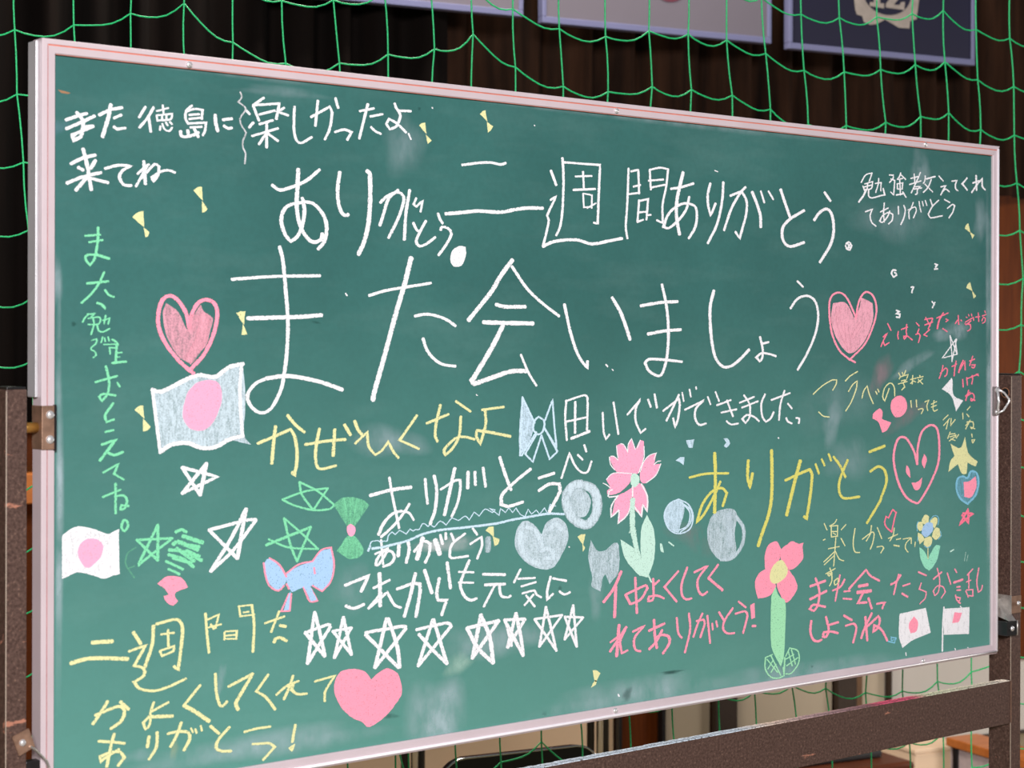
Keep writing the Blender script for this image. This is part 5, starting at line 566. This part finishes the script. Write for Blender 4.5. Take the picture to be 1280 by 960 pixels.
YB = 0.006
def chalk_mesh(name, items, mat, parent, label, idx):
    verts, faces, edge = [], [], []
    for q, (wd, m) in enumerate(items):
        pts = [Vector((m[i] * 1e-4, m[i + 1] * 1e-4)) for i in range(0, len(m), 2)]
        if wd == 0:
            loop = smooth_line(pts, True)
            y = YB - .00025 - .00004 * idx
            loop = [p + Vector((random.uniform(-.0004, .0004), random.uniform(-.0004, .0004))) for p in loop]
            o = len(verts)
            verts += [(p.x, y, p.y) for p in loop]; edge += [0.35] * len(loop)
            for t in tessellate_polygon([[Vector((p.x, p.y, 0)) for p in loop]]):
                faces.append(tuple(o + i for i in t))
        else:
            h = wd * 1e-4 / 2 * 1.04
            y = YB - .00035 - .00004 * idx - 7e-7 * len(verts) / 3
            line = smooth_line(pts)
            d0 = (line[0] - line[1]).normalized(); d1 = (line[-1] - line[-2]).normalized()
            ext = [(line[0] + d0 * h * .75, .5), (line[0] + d0 * h * .35, .88)] + [(p, 1.0 + random.uniform(-.07, .07)) for p in line] + [(line[-1] + d1 * h * .35, .88), (line[-1] + d1 * h * .75, .5)]
            P = [e[0] for e in ext]
            o = len(verts)
            for i, (p, s) in enumerate(ext):
                d = P[min(i + 1, len(P) - 1)] - P[max(i - 1, 0)]
                if d.length < 1e-9: d = Vector((1, 0))
                d.normalize(); n = Vector((-d.y * (1.3 + .14 * p.x), d.x)) * h * s
                if 1 < i < len(P) - 2:
                    a = (P[i] - P[i - 1]); b = (P[i + 1] - P[i])
                    if a.length > 1e-9 and b.length > 1e-9:
                        cs = math.cos(min(a.angle(b), 2.2) / 2); n /= max(cs, .62)
                for f, e in ((-1, 1.0), (0, 0.0), (1, 1.0)):
                    verts.append((p.x + n.x * f, y - i * 7e-7, p.y + n.y * f)); edge.append(e)
            for i in range(len(P) - 1):
                for k in range(2):
                    a = o + i * 3 + k
                    faces.append((a, a + 1, a + 4, a + 3))
    me = bpy.data.meshes.new(name)
    me.from_pydata(verts, [], faces)
    at = me.attributes.new('edge', 'FLOAT', 'POINT'); at.data.foreach_set('value', edge)
    me.materials.append(mat)
    o = bpy.data.objects.new(name, me); C.objects.link(o); o.parent = parent
    if label: o['label'] = label
    if label.startswith('tiny chalk dots'): o['kind'] = 'stuff'
    return o

cur, sub_i = None, 0
for name, label, col, sub, a, items in CHALK:
    if not sub:
        cur = chalk_mesh(name, items, chalk_mat(col, a), root, label, 0); sub_i = 0
    else:
        sub_i += 1
        chalk_mesh(name, items, chalk_mat(col, a), cur, label, sub_i)

def blob(name, x, z, ax, az, bx_, bz, mat, y, label=None):
    z = max(z, Z0 + FR + .004)
    verts, fade, faces = [(x, y, z)], [1.0], []
    RN, SG = 6, 28
    for r in range(1, RN + 1):
        t = r / RN
        for k in range(SG):
            an = 2 * PI * k / SG
            ww = t * (1 + .12 * math.sin(3 * an + x * 40) + .08 * math.sin(5 * an + z * 60))
            px = x + ww * (ax * math.cos(an) + bx_ * math.sin(an)); pz = z + ww * (az * math.cos(an) + bz * math.sin(an))
            verts.append((min(max(px, FR), W - FR), y, min(max(pz, Z0 + FR), Z1 - FR)))
            fade.append((1 - t * t) ** 1.3 if t < 1 else 0)
    for k in range(SG): faces.append((0, 1 + k, 1 + (k + 1) % SG))
    for r in range(RN - 1):
        for k in range(SG):
            a = 1 + r * SG + k; b = 1 + r * SG + (k + 1) % SG
            faces.append((a, b, b + SG, a + SG))
    me = bpy.data.meshes.new(name); me.from_pydata(verts, [], faces)
    at = me.attributes.new('fade', 'FLOAT', 'POINT'); at.data.foreach_set('value', fade)
    me.materials.append(mat)
    o = bpy.data.objects.new(name, me); C.objects.link(o); o.parent = root
    if label: o['label'] = label
for i, (x, z, ax, az, bx_, bz, col, op, label) in enumerate(SMUDGES):
    blob('chalk_smudge', x, z, ax, az, bx_, bz, smudge_mat(col, min(1, op * 1.4)), YB - .00005 - .000004 * i, label)
for x, z, ax, az, bx_, bz in SCUFFS:
    blob('board_scuff', x, z, ax * 1.2, az * 1.2, bx_ * 1.3, bz * 1.3, smudge_mat('damp', .55), YB - .0002, 'dark scuff')
# little flaked patch in the green face
bm = bmesh.new()
tri = [(.0215, 1.7625), (.030, 1.7615), (.038, 1.7600), (.034, 1.7585), (.026, 1.7590)]
bm.faces.new([bm.verts.new((x, YB - .0002, z)) for x, z in tri])
mesh_obj('paint_chip', bm, plain('chipped_board', (150, 112, 80), .8), root, 'brown paint chip near the top left corner')

# --- stand ---
PY0, PY1 = -.011, .036
def post(x0, x1, label):
    bm = bmesh.new(); bx(bm, x0, x1, PY0, PY1, .10, 1.414, .0012)
    o = mesh_obj('post', bm, brown_m, root, label)
    box('post_edge', x0 - .0003, x0 + .0006, PY0 - .0003, PY0 + .0006, .12, 1.412, plain('post_edge_highlight', (196, 178, 160), .4, .3), o, 'painted bright edge highlight')  # pale strip paints the highlight on the post's front corner
    box('post_cap', x0 + .001, x1 - .001, PY0 + .001, PY1 - .001, 1.4139, 1.4170, black_m, o, 'black end cap', .001)
    return o
lp = post(-.0475, -.0224, 'left square post of the stand')
rp = post(1.8207, 1.8500, 'right square post of the stand')
bm = bmesh.new(); bx(bm, -.0224, 1.8207, PY0 - .0008, .004, .7955, .8718, .0012)
beam = mesh_obj('crossbar', bm, brown_m, root, 'wide brown crossbar under the board')
box('crossbar_lower', -.0224, 1.8207, -.004, .030, .22, .27, brown_m, root, None, .001)
box('weld_plate', 1.8195, 1.8212, PY0 - .0016, -.002, .797, .8712, rust_m, beam, 'rusty weld seam')
def mat_dust():
    m, nt, b = new_mat('mixed_chalk_dust')
    tc = node(nt, 'ShaderNodeTexCoord'); sx = node(nt, 'ShaderNodeSeparateXYZ'); nt.links.new(tc.outputs['Object'], sx.inputs[0])
    dv = node(nt, 'ShaderNodeMath', operation='DIVIDE'); nt.links.new(sx.outputs[0], dv.inputs[0]); dv.inputs[1].default_value = 1.8
    col = ramp(nt, dv.outputs[0], [(0.0, lin((225, 232, 240))), (.63, lin((214, 228, 240))), (.67, lin((238, 214, 196))), (.72, lin((196, 164, 164))), (.80, lin((150, 108, 112))), (.82, lin((228, 92, 126))), (.865, lin((234, 104, 134))), (.885, lin((226, 232, 195))), (1.0, lin((232, 220, 205)))])
    n = noise(nt, 300, 3, .7)
    al = ramp(nt, n, [(0.38, (0.08, 0.08, 0.08, 1)), (0.47, (1, 1, 1, 1))])
    nt.links.new(al, b.inputs['Alpha'])
    nt.links.new(col, b.inputs['Base Color']); b.inputs['Roughness'].default_value = .95
    return m
bm = bmesh.new()
for i in range(180):
    x = -.02 + i * .0102
    h = random.uniform(.0001, .0009)
    bx(bm, x, x + .0105, PY0 - .0010, .0036, .8714, .8719 + h)
dust = mesh_obj('chalk_dust', bm, mat_dust(), beam, 'coloured chalk dust on the bar'); dust['kind'] = 'stuff'

for x0, x1 in ((-.0475, -.0224), (1.8207, 1.8500)):
    cx = (x0 + x1) / 2
    f = box('foot_bar', cx - .02, cx + .02, -.28, .31, .055, .10, brown_m, root, None, .002)
    for cy in (-.25, .28):
        bm = bmesh.new(); tube(bm, [(cx - .012, cy, .026), (cx + .012, cy, .026)], .026, 18)
        bx(bm, cx - .016, cx - .0135, cy - .012, cy + .012, .022, .056); bx(bm, cx + .0135, cx + .016, cy - .012, cy + .012, .022, .056)
        mesh_obj('caster', bm, rubber_m, f, 'black caster')

# left upper pivot plate, with two round screw heads
pl = box('pivot_plate', -.0006, .0150, -.0022, .026, 1.3435, 1.3945, rust_m, root, 'brown pivot plate on the left rail', .0006)
box('plate_edge', .0145, .0172, -.0030, .006, 1.3425, 1.3955, black_m, pl, 'dark plate edge')
for zz in (1.3838, 1.3552):
    bm = bmesh.new(); dome(bm, (.0095, -.0022, zz), (0, -1, 0), .0052, .0034)
    mesh_obj('round_screw', bm, screw_m, pl, None, True)
bm = bmesh.new(); tube(bm, [(-.024, .012, 1.369), (.0, .012, 1.369)], .0062, 14)
mesh_obj('pivot_pin', bm, plain('brass_pin', (190, 140, 70), .35, .7), pl, 'brass pivot pin', True)

# left lower latch: square plate with a bolt on the post and a bent arm to the board
lt = empty('latch', '', ''); del lt['category']; del lt['label']; lt.parent = root
bm = bmesh.new()
c = Vector((-.0268, 0, 1.0112)); hw = .0126
sq = [Vector((x, 0, z)) for x, z in ((-.0412, 1.0192), (-.0325, .9961), (-.0133, 1.0045), (-.0211, 1.0266))]
va = [bm.verts.new((p.x, -.0150, p.z)) for p in sq]; vb = [bm.verts.new((p.x, -.0112, p.z)) for p in sq]
bm.faces.new(va); bm.faces.new(vb[::-1])
for k in range(4): bm.faces.new((va[k], va[(k + 1) % 4], vb[(k + 1) % 4], vb[k]))
bmesh.ops.bevel(bm, geom=list(bm.edges), offset=.0007, segments=2, affect='EDGES')
mesh_obj('latch_plate', bm, rust_m, lt, 'rust edged square plate')
bm = bmesh.new(); dome(bm, (c.x - .002, -.015, c.z), (0, -1, 0), .0042, .003); mesh_obj('latch_bolt', bm, screw_m, lt, None, True)
bm = bmesh.new(); tube(bm, [(-.020, -.0150, 1.006), (-.0145, -.0150, 1.002), (-.006, -.013, .9935), (.002, -.009, .986), (.0065, -.006, .977), (.0075, -.005, .955), (.0075, -.005, .935)], [.003, .003, .0028, .0026, .0026, .0026, .0026], 8, True, .5)
mesh_obj('latch_arm', bm, steel_m, lt, 'bent steel arm')
box('latch_stop', -.018, -.001, .000, .012, .950, .985, black_m, lt, 'black stop block', .001)

# right upper latch: plate on the rail with a bent wire bail, post hole with a rusty rim
pl = box('latch_plate', 1.7835, 1.7995, -.0016, .024, 1.3425, 1.3940, plain('grey_latch', (150, 135, 135), .4, .5), root, 'grey latch plate on the right rail', .0006)
for zz in (1.3880, 1.3490):
    bm = bmesh.new(); dome(bm, (1.7915, -.0016, zz), (0, -1, 0), .0050, .0030); mesh_obj('round_screw', bm, screw_m, pl, None, True)
bm = bmesh.new()
tube(bm, [(1.7890, -.004, 1.3900), (1.7905, -.006, 1.3680), (1.7895, -.004, 1.3470)], .0024, 8)
tube(bm, [(1.7890, -.005, 1.3900), (1.8010, -.010, 1.3830), (1.8090, -.014, 1.3720), (1.8080, -.014, 1.3660), (1.7990, -.010, 1.3520), (1.7890, -.005, 1.3470)], .0020, 8)
mesh_obj('latch_bail', bm, screw_m, pl, 'bent bright wire bail', True)
bm = bmesh.new(); tube(bm, [(1.8198, .002, 1.3830), (1.8206, .002, 1.3830)], .0078, 20); mesh_obj('post_hole', bm, plain('dark_hole', (6, 5, 5), .9), rp, 'dark hole')
bm = bmesh.new()
ring = [(1.8200, .002 + .0082 * math.cos(a), 1.383 + .0082 * math.sin(a)) for a in (2 * PI * k / 20 for k in range(21))]
tube(bm, ring, .0007, 6); mesh_obj('hole_rim', bm, plain('rusty_rim', (150, 100, 70), .6), rp, 'rusty hole rim')

# right lower bracket
br = empty('bracket', '', ''); del br['category']; del br['label']; br.parent = root
bm = bmesh.new()
bx(bm, 1.8185, 1.8208, -.0135, .034, .9890, 1.0225, .0004)
mesh_obj('bracket_strap', bm, steel_m, br, 'galvanised strap on the post side')
box('bracket_tab', 1.8195, 1.8470, -.0140, -.0112, .9905, 1.0215, rust_m, br, 'rusty tab on the post front', .0006)
bm = bmesh.new(); dome(bm, (1.838, -.014, 1.0080), (0, -1, 0), .0042, .003); mesh_obj('bracket_bolt', bm, screw_m, br, None, True)
bm = bmesh.new()
v = [bm.verts.new(p) for p in ((1.8010, .012, .9880), (1.8205, .012, .9880), (1.8225, -.021, .9790), (1.8010, -.021, .9800), (1.8010, .010, 1.0150), (1.8195, .010, 1.0150))]
bm.faces.new((v[0], v[1], v[2], v[3])); bm.faces.new((v[4], v[5], v[2], v[3])); bm.faces.new((v[0], v[1], v[5], v[4]))
bm.faces.new((v[0], v[3], v[4])); bm.faces.new((v[1], v[5], v[2]))
mesh_obj('bracket_gusset', bm, steel_m, br, 'bright sloping gusset')
box('bracket_block', 1.7960, 1.8235, -.0225, .0005 - .0015, .9535, .9792, black_m, br, 'black bracket block', .0012)
bm = bmesh.new(); dome(bm, (1.8090, -.0225, .9665), (0, -1, 0), .0048, .0030); mesh_obj('bracket_bolt', bm, screw_m, br, None, True)
bm = bmesh.new(); tube(bm, [(1.8250, -.0215, .9795), (1.8255, -.0215, .9660), (1.8250, -.0215, .9530)], .0016, 6); mesh_obj('bracket_lip', bm, steel_m, br, 'bright lip', True)

# ---------------- frame of the hall behind, parallel to the net ----------------
NA = math.atan2(-0.20408766, 0.97895262)
S = Vector((math.cos(NA), math.sin(NA), 0)); N = Vector((-math.sin(NA), math.cos(NA), 0))
O = Vector((0.41187264, 0.91683009, 0))
def at(s, d, z=0.0): return O + S * s + N * d + Vector((0, 0, z))
def hall(name, label, cat, s, d, z=0.0, group=None, extra=0.0):
    return empty(name, label, cat, at(s, d, z), NA + extra, group)

# net
net = hall('safety_net', 'bright green square mesh net hanging behind the blackboard', 'net', 0, 0)
def mat_net():
    m, nt, b = new_mat('green_net_cord')
    n = noise(nt, 700, 1, .5)
    col = ramp(nt, n, [(0.4, lin((10, 150, 84))), (0.6, lin((40, 214, 128)))])
    nt.links.new(col, b.inputs['Base Color']); b.inputs['Roughness'].default_value = .5
    return m
net_m = mat_net()
CR = .0016
def vcord(j):
    bm = bmesh.new(); pts = []
    for i in range(len(NET) - 1):
        a = Vector((NET[i][j][0], 0, NET[i][j][1])); b = Vector((NET[i + 1][j][0], 0, NET[i + 1][j][1]))
        k = math.sin(i * 2.1 + j * 1.3) * .0022
        for q in range(3):
            t = q / 3
            p = a.lerp(b, t); p.x += k * math.sin(PI * t); pts.append(p)
    pts.append(Vector((NET[-1][j][0], 0, NET[-1][j][1])))
    tube(bm, pts, CR, 6)
    mesh_obj('vertical_cord', bm, net_m, net, None, True)
def hcord(i):
    bm = bmesh.new(); pts = []
    row = NET[i]
    for j in range(len(row) - 1):
        a = Vector((row[j][0], 0, row[j][1])); b = Vector((row[j + 1][0], 0, row[j + 1][1]))
        ln = (b - a).length
        sag = .0135 * min(1, .112 / max(ln, .06)) * (1 + .25 * math.sin(i * 1.9 + j * 2.3))
        for q in range(6):
            t = q / 6
            p = a.lerp(b, t)
            p.z -= sag * (4 * t * (1 - t)) * (1.25 - .5 * t) - .003 * math.sin(2 * PI * t)
            pts.append(p)
    pts.append(Vector((row[-1][0], 0, row[-1][1])))
    tube(bm, pts, CR, 6)
    mesh_obj('horizontal_cord', bm, net_m, net, None, True)
    bm = bmesh.new()
for j in range(len(NET[0])): vcord(j)
for i in range(len(NET)): hcord(i)

# ---------------- hall structure ----------------
D = 2.2
def struct(o):
    o['kind'] = 'structure'; return o
def hall_box(name, s0, s1, d0, d1, z0, z1, mat, bev=0.0, parent=None, label=None):
    o = box(name, s0, s1, d0, d1, z0, z1, mat, parent, label, bev)
    if parent is None:
        o.location = O; o.rotation_euler = (0, 0, NA)
    return o
beige_m = plain('beige_wall_paint', (188, 172, 148), .7, 0, .04, 3)
grey_beige_m = plain('pale_grey_panel', (196, 188, 178), .6, 0, .03, 3)
peach_m = plain('warm_beige_panel', (246, 214, 180), .6, 0, .04, 3)
floor_m = mat_wood('varnished_floor', (122, 106, 76), (138, 122, 90), (1, 8, 1), .4)
wood_m = mat_wood('brown_wood_wall', (82, 36, 8), (112, 54, 16), (14, 14, 1.2), .6)
dark_m = plain('dark_brown_trim', (52, 38, 28), .5)
orange_m = mat_wood('orange_varnished_wood', (176, 98, 44), (206, 124, 62), (1, 8, 8), .35)

fl = bmesh.new(); bx(fl, -5, 9, -9, D + .15, -.06, 0)
f = struct(mesh_obj('floor', fl, floor_m)); f.location = O; f.rotation_euler = (0, 0, NA)
struct(hall_box('wall_back', -5, 9, D, D + .15, 0, 5.0, wood_m))

# ---- lower wall panels ----
zt = .62
edges = [((0.585, 0.224)[0], (1.626, 0.117)[0], peach_m), ((1.626, 0.117)[0], (2.361, 0.203)[0], peach_m), ((2.367, 0.229)[0], (2.534, 0.242)[0], wood_m), ((2.543, 0.241)[0], (2.743, 0.251)[0], beige_m), ((2.832, 0.258)[0], (3.259, 0.207)[0], beige_m), ((3.365, 0.227)[0], (3.492, 0.217)[0], beige_m), ((3.499, 0.216)[0], (4.062, 0.169)[0], grey_beige_m), ((4.066, 0.169)[0], 6.4, grey_beige_m)]
lw = struct(hall_box('trim_1', -1.2, 6.5, D - .05, D - .001, 0, .012, dark_m))
for i, (a, b, m) in enumerate(edges):
    struct(hall_box('panel', a + .004, b - .004, D - .045, D - .001, .012, zt if i < 7 else .27, m, .003, None)).name = 'wall_panel'
cols = [((2.743, 0.251)[0], (2.832, 0.244)[0], dark_m), ((3.259, 0.207)[0], (3.341, 0.200)[0], dark_m), ((3.341, 0.200)[0], (3.366, 0.198)[0], plain('brown_trim', (104, 74, 48))), ((3.492, 0.188)[0], (3.499, 0.187)[0], dark_m), ((2.361, 0.257)[0], (2.373, 0.256)[0], black_m), ((2.530, 0.242)[0], (2.543, 0.241)[0], black_m)]
for i, (a, b, m) in enumerate(cols):
    struct(hall_box('trim_%d' % (i + 2), a, b, D - .075, D - .045, 0, zt + .02, m, .002))

# ---- stage curtain with folds ----
def mat_curtain(lo, hi):
    m, nt, b = new_mat('dark_curtain')
    n = noise(nt, 5, 4, .6, (3, 3, .3))
    col = ramp(nt, n, [(0.3, lin(lo)), (0.7, lin(hi))])
    nt.links.new(col, b.inputs['Base Color']); b.inputs['Roughness'].default_value = .9
    b.inputs['Specular IOR Level'].default_value = .1
    return m

def curtain(s0, s1, z0, z1, d, label, mat, wide):
    t = hall('stage_curtain', label, 'curtain', s0, d, z0, 'dark stage curtains behind the net')
    bm = bmesh.new(); n = int((s1 - s0) / .012)
    lo, hi = [], []
    for i in range(n + 1):
        s = (s1 - s0) * i / n
        y = .04 * math.sin(s * wide + math.sin(s * 9) * 1.2) + .012 * math.sin(s * 71)
        lo.append(bm.verts.new((s, y, 0))); hi.append(bm.verts.new((s, y * .8, z1 - z0)))
    for i in range(n):
        bm.faces.new((lo[i], lo[i + 1], hi[i + 1], hi[i]))
    mesh_obj('curtain_cloth', bm, mat, t, None, True)
    bm = bmesh.new(); tube(bm, [(-.05, 0, z1 - z0 + .01), (s1 - s0 + .05, 0, z1 - z0 + .01)], .015, 8); mesh_obj('curtain_rail', bm, black_m, t)
curtain(-1.5, (1.653, 2.276)[0], (0.390, 1.243)[1], 4.6, 1.96, 'near black curtain hanging left of the blackboard', mat_curtain((8, 5, 4), (18, 11, 8)), 42)
curtain((1.599, 2.273)[0], 6.3, (4.032, 2.016)[1], 4.6, 2.08, 'dark brown pleated curtain above the blackboard', mat_curtain((19, 11, 7), (56, 35, 23)), 31)

# ---- framed banners hanging in front of the curtain ----
banner_m = plain('grey_banner', (104, 98, 108), .7, 0, .03, 3)
navy_m = plain('navy_banner', (15, 14, 42), .6, 0, .12, 2)
rim_m = plain('lavender_rim', (108, 110, 144), .5, 0, .04, 6)
BD = 1.85
def banner(p0, p1, mat, label):
    s0, z0 = p0; s1 = p1[0]; z0 = (p0[1] + p1[1]) / 2; wd = s1 - s0; h = wd * .72
    t = hall('framed_banner', label, 'banner', s0, BD, z0, 'framed banners above the curtain')
    box('banner_face', .012, wd - .012, -.006, .018, .012, h - .012, mat, t)
    for a in ((0, wd, 0, .020), (0, wd, h - .020, h)): box('banner_rim', a[0], a[1], -.012, .020, a[2], a[3], rim_m, t, None, .002)
    for a in ((0, .014), (wd - .014, wd)): box('banner_rim', a[0], a[1], -.012, .020, .020, h - .020, rim_m, t, None, .002)
    return t, wd, h
b1 = (1.850, 2.467); b2 = (1.916, 2.460); b3 = (2.765, 2.451); b4 = (2.836, 2.453); b5 = (3.624, 2.438)
banner((b1[0] - (b3[0] - b2[0]), b1[1]), b1, banner_m, 'plain grey banner, leftmost of the three')
t, wd, h = banner(b2, b3, banner_m, 'grey banner in the middle with a dark red mark at its centre')
bm = bmesh.new()
cz = .205; cx = (2.374, 2.566)[0] - b2[0]
bmesh.ops.create_circle(bm, cap_ends=True, radius=.075, segments=32)
for v in bm.verts: v.co = Vector((cx + v.co.x, -.0075, (2.374, 2.561)[1] - (b2[1] + b3[1]) / 2 + .073 + v.co.y))
mesh_obj('round_mark', bm, plain('dark_red_print', (96, 40, 58), .7), t, 'dark red round mark')
t, wd, h = banner(b4, b5, navy_m, 'navy blue banner with a pale emblem, rightmost')
def ep(x, y):   # emblem outline point, in the banner's own plane
    return (x, -.0078, y)
EMB = [(3.103, 2.630), (3.108, 2.596), (3.115, 2.581), (3.137, 2.578), (3.144, 2.558), (3.171, 2.551), (3.198, 2.556), (3.218, 2.566), (3.233, 2.574), (3.255, 2.566), (3.293, 2.551), (3.338, 2.552), (3.341, 2.578), (3.369, 2.586), (3.379, 2.654), (3.375, 2.737), (3.313, 2.791), (3.238, 2.805), (3.163, 2.782), (3.110, 2.712)]
zb = (b4[1] + b5[1]) / 2
def flat(name, pts, y, mat, label):
    bm = bmesh.new()
    pts = [Vector((p[0] - b4[0], p[1] - zb)) for p in pts]
    vs = [bm.verts.new((p.x, y, p.y)) for p in pts]
    for tr in tessellate_polygon([[Vector((p.x, p.y, 0)) for p in pts]]):
        try: bm.faces.new([vs[i] for i in tr])
        except ValueError: pass
    return mesh_obj(name, bm, mat, t, label)
tan_m = plain('tan_print', (150, 140, 132), .7)
flat('emblem', EMB, -.0075, tan_m, 'pale lobed emblem')
cc = (3.241, 2.664); rr = abs((3.238, 2.590)[1] - cc[1])
rx = ((3.344, 2.673)[0] - (3.140, 2.655)[0]) / 2
flat('emblem_disc', [(cc[0] + rx * math.cos(2 * PI * k / 32), cc[1] + rr * math.sin(2 * PI * k / 32)) for k in range(32)], -.0085, navy_m, 'navy disc')
for q in ([(3.167, 2.614), (3.228, 2.611), (3.228, 2.628), (3.211, 2.628), (3.211, 2.689), (3.184, 2.686), (3.184, 2.628), (3.167, 2.628)],
          [(3.235, 2.615), (3.314, 2.613), (3.317, 2.641), (3.300, 2.639), (3.293, 2.628), (3.269, 2.628), (3.310, 2.670), (3.299, 2.694), (3.241, 2.689), (3.241, 2.667), (3.262, 2.677), (3.279, 2.673), (3.235, 2.628)]):
    flat('emblem_letter', q, -.0095, tan_m, 'serif letter')

# ---- things on the floor behind the net ----
chrome_m = plain('chrome_tube', (225, 225, 228), .15, .95, .03, 20)
vinyl_m = plain('black_vinyl', (16, 15, 16), .35, 0, .2, 40)

# folding chair, its back towards the board
e0 = (0.871, 0.598); e1 = (1.243, 0.568); et = (1.136, 0.606)
cw = e1[0] - e0[0]; topz = et[1] + .004
ch = hall('folding_chair', 'folding chair with a black rounded back and thin chrome rim', 'chair', (e0[0] + e1[0]) / 2, 0.30)
def rrect(wd, h, r, n=6):
    p = []
    for cx_, cz_, a0 in ((wd / 2 - r, h - r, 0), (-wd / 2 + r, h - r, PI / 2), (-wd / 2 + r, r, PI), (wd / 2 - r, r, 1.5 * PI)):
        for k in range(n + 1): p.append((cx_ + r * math.cos(a0 + k * PI / 2 / n), cz_ + r * math.sin(a0 + k * PI / 2 / n)))
    return p
bm = bmesh.new(); pr = rrect(cw, .22, .055)
fa = [bm.verts.new((x, -.012, z + topz - .22)) for x, z in pr]; fb = [bm.verts.new((x, .012, z + topz - .22)) for x, z in pr]
bm.faces.new(fa); bm.faces.new(fb[::-1])
for k in range(len(pr)): bm.faces.new((fa[k], fa[(k + 1) % len(pr)], fb[(k + 1) % len(pr)], fb[k]))
bmesh.ops.bevel(bm, geom=[e for e in bm.edges if abs(e.verts[0].co.y - e.verts[1].co.y) < 1e-6 and len(e.link_faces) == 2], offset=.003, segments=1, affect='EDGES')
mesh_obj('backrest', bm, vinyl_m, ch)
bm = bmesh.new(); tube(bm, [(x * 1.005, -.012, z + topz - .22 + .001) for x, z in pr[:14]], .0022, 8); mesh_obj('rim_tube', bm, chrome_m, ch, 'chrome rim', True)
box('seat', -cw / 2 + .01, cw / 2 - .01, .06, .42, .36, .395, vinyl_m, ch, None, .012)
for sx in (-1, 1):
    x = sx * (cw / 2 + .004)
    for pts in ([(x, 0, topz - .12), (x, .02, .42), (x, .40, .012)], [(x - sx * .012, .40, .385), (x - sx * .012, .02, .012)]):
        bm = bmesh.new(); tube(bm, pts, .009, 8); mesh_obj('leg', bm, chrome_m, ch, None, True)

# upright chrome and black poles
def pole(px0, dd, label):
    t = hall('pole_stand', label, 'pole', px0[0], dd, 0, None)
    bm = bmesh.new(); tube(bm, [(0, 0, .015), (0, 0, 1.30)], .010, 10); mesh_obj('pole', bm, chrome_m, t, 'chrome pole', True)
    for dx in (-.022, .022):
        bm = bmesh.new(); tube(bm, [(dx, .01, .015), (dx, .01, 1.28)], .0105, 10); mesh_obj('pole', bm, black_m, t, 'black pole', True)
    bm = bmesh.new(); tube(bm, [(0, 0, 0), (0, 0, .016), (0, 0, .02)], [.11, .11, .05], 20); mesh_obj('base', bm, black_m, t)
pole((1.706, 0.489), 1.1, 'chrome and black pole seen right of the folding chair')
pole((1.169, 0.416), 1.1, 'chrome and black pole seen left of the folding chair')

# dark rolled mat on a slab, right part under the crossbar
mt = hall('wrestling_mat', 'low reddish brown stool carrying a dark grey roll, seen below the crossbar', 'stool', (3.175, 0.089)[0] - .75, 1.7)
mt.name = 'low_stool'
zA, zB, zC = (3.142, 0.074)[1], (3.142, 0.106)[1], (3.132, 0.131)[1]
bm = bmesh.new(); bx(bm, 0, .75, -.10, .16, zA, zB, .012); mesh_obj('stool_top', bm, mat_wood('reddish_brown', (80, 40, 22), (110, 58, 34)), mt, 'reddish brown slab')
for lx in (.06, .66): box('leg', lx, lx + .04, -.06, .10, 0, zA + .004, black_m, mt)
rr_ = (zC - zB) * .6
bm = bmesh.new(); tube(bm, [(.05, 0, zB + rr_), (.68, 0, zB + rr_)], rr_, 16); mesh_obj('grey_roll', bm, plain('dark_grey_roll', (56, 54, 54), .7), mt, 'dark grey roll', True)

# low bench with an orange wooden top, running towards the camera at the right
s0, zb0 = (3.216, 0.201)
bn = hall('wooden_bench', 'low bench with an orange wooden top and pale side at the right', 'bench', s0, .75)
box('bench_top', 0, .13, 0, .75, zb0 - .028, zb0, orange_m, bn, None, .003)
box('side_panel', .012, .12, .01, .74, .05, zb0 - .028, plain('pale_mauve_panel', (190, 172, 170), .6), bn)
for yy in (.06, .34, .70):
    box('leg', .004, .012, yy, yy + .02, 0, zb0 - .028, black_m, bn)
    box('leg', .12, .128, yy, yy + .02, 0, zb0 - .028, black_m, bn)
s1, z1_ = (3.317, 0.105)
bk = hall('wooden_box', 'small peach coloured wooden box left of the orange topped bench', 'box', s1 - .06, 1.7)
box('box_body', 0, .20, 0, .25, 0, .10, peach_m, bk, None, .004)
box('box_lid', -.004, .204, -.004, .254, .10, .115, peach_m, bk, None, .003)
# stage step visible in the gap left of the board
st = struct(hall_box('trim_8', -.9, 1.9, D - .30, D - .001, (0.378, 1.028)[1], (0.377, 1.111)[1], orange_m, .004))
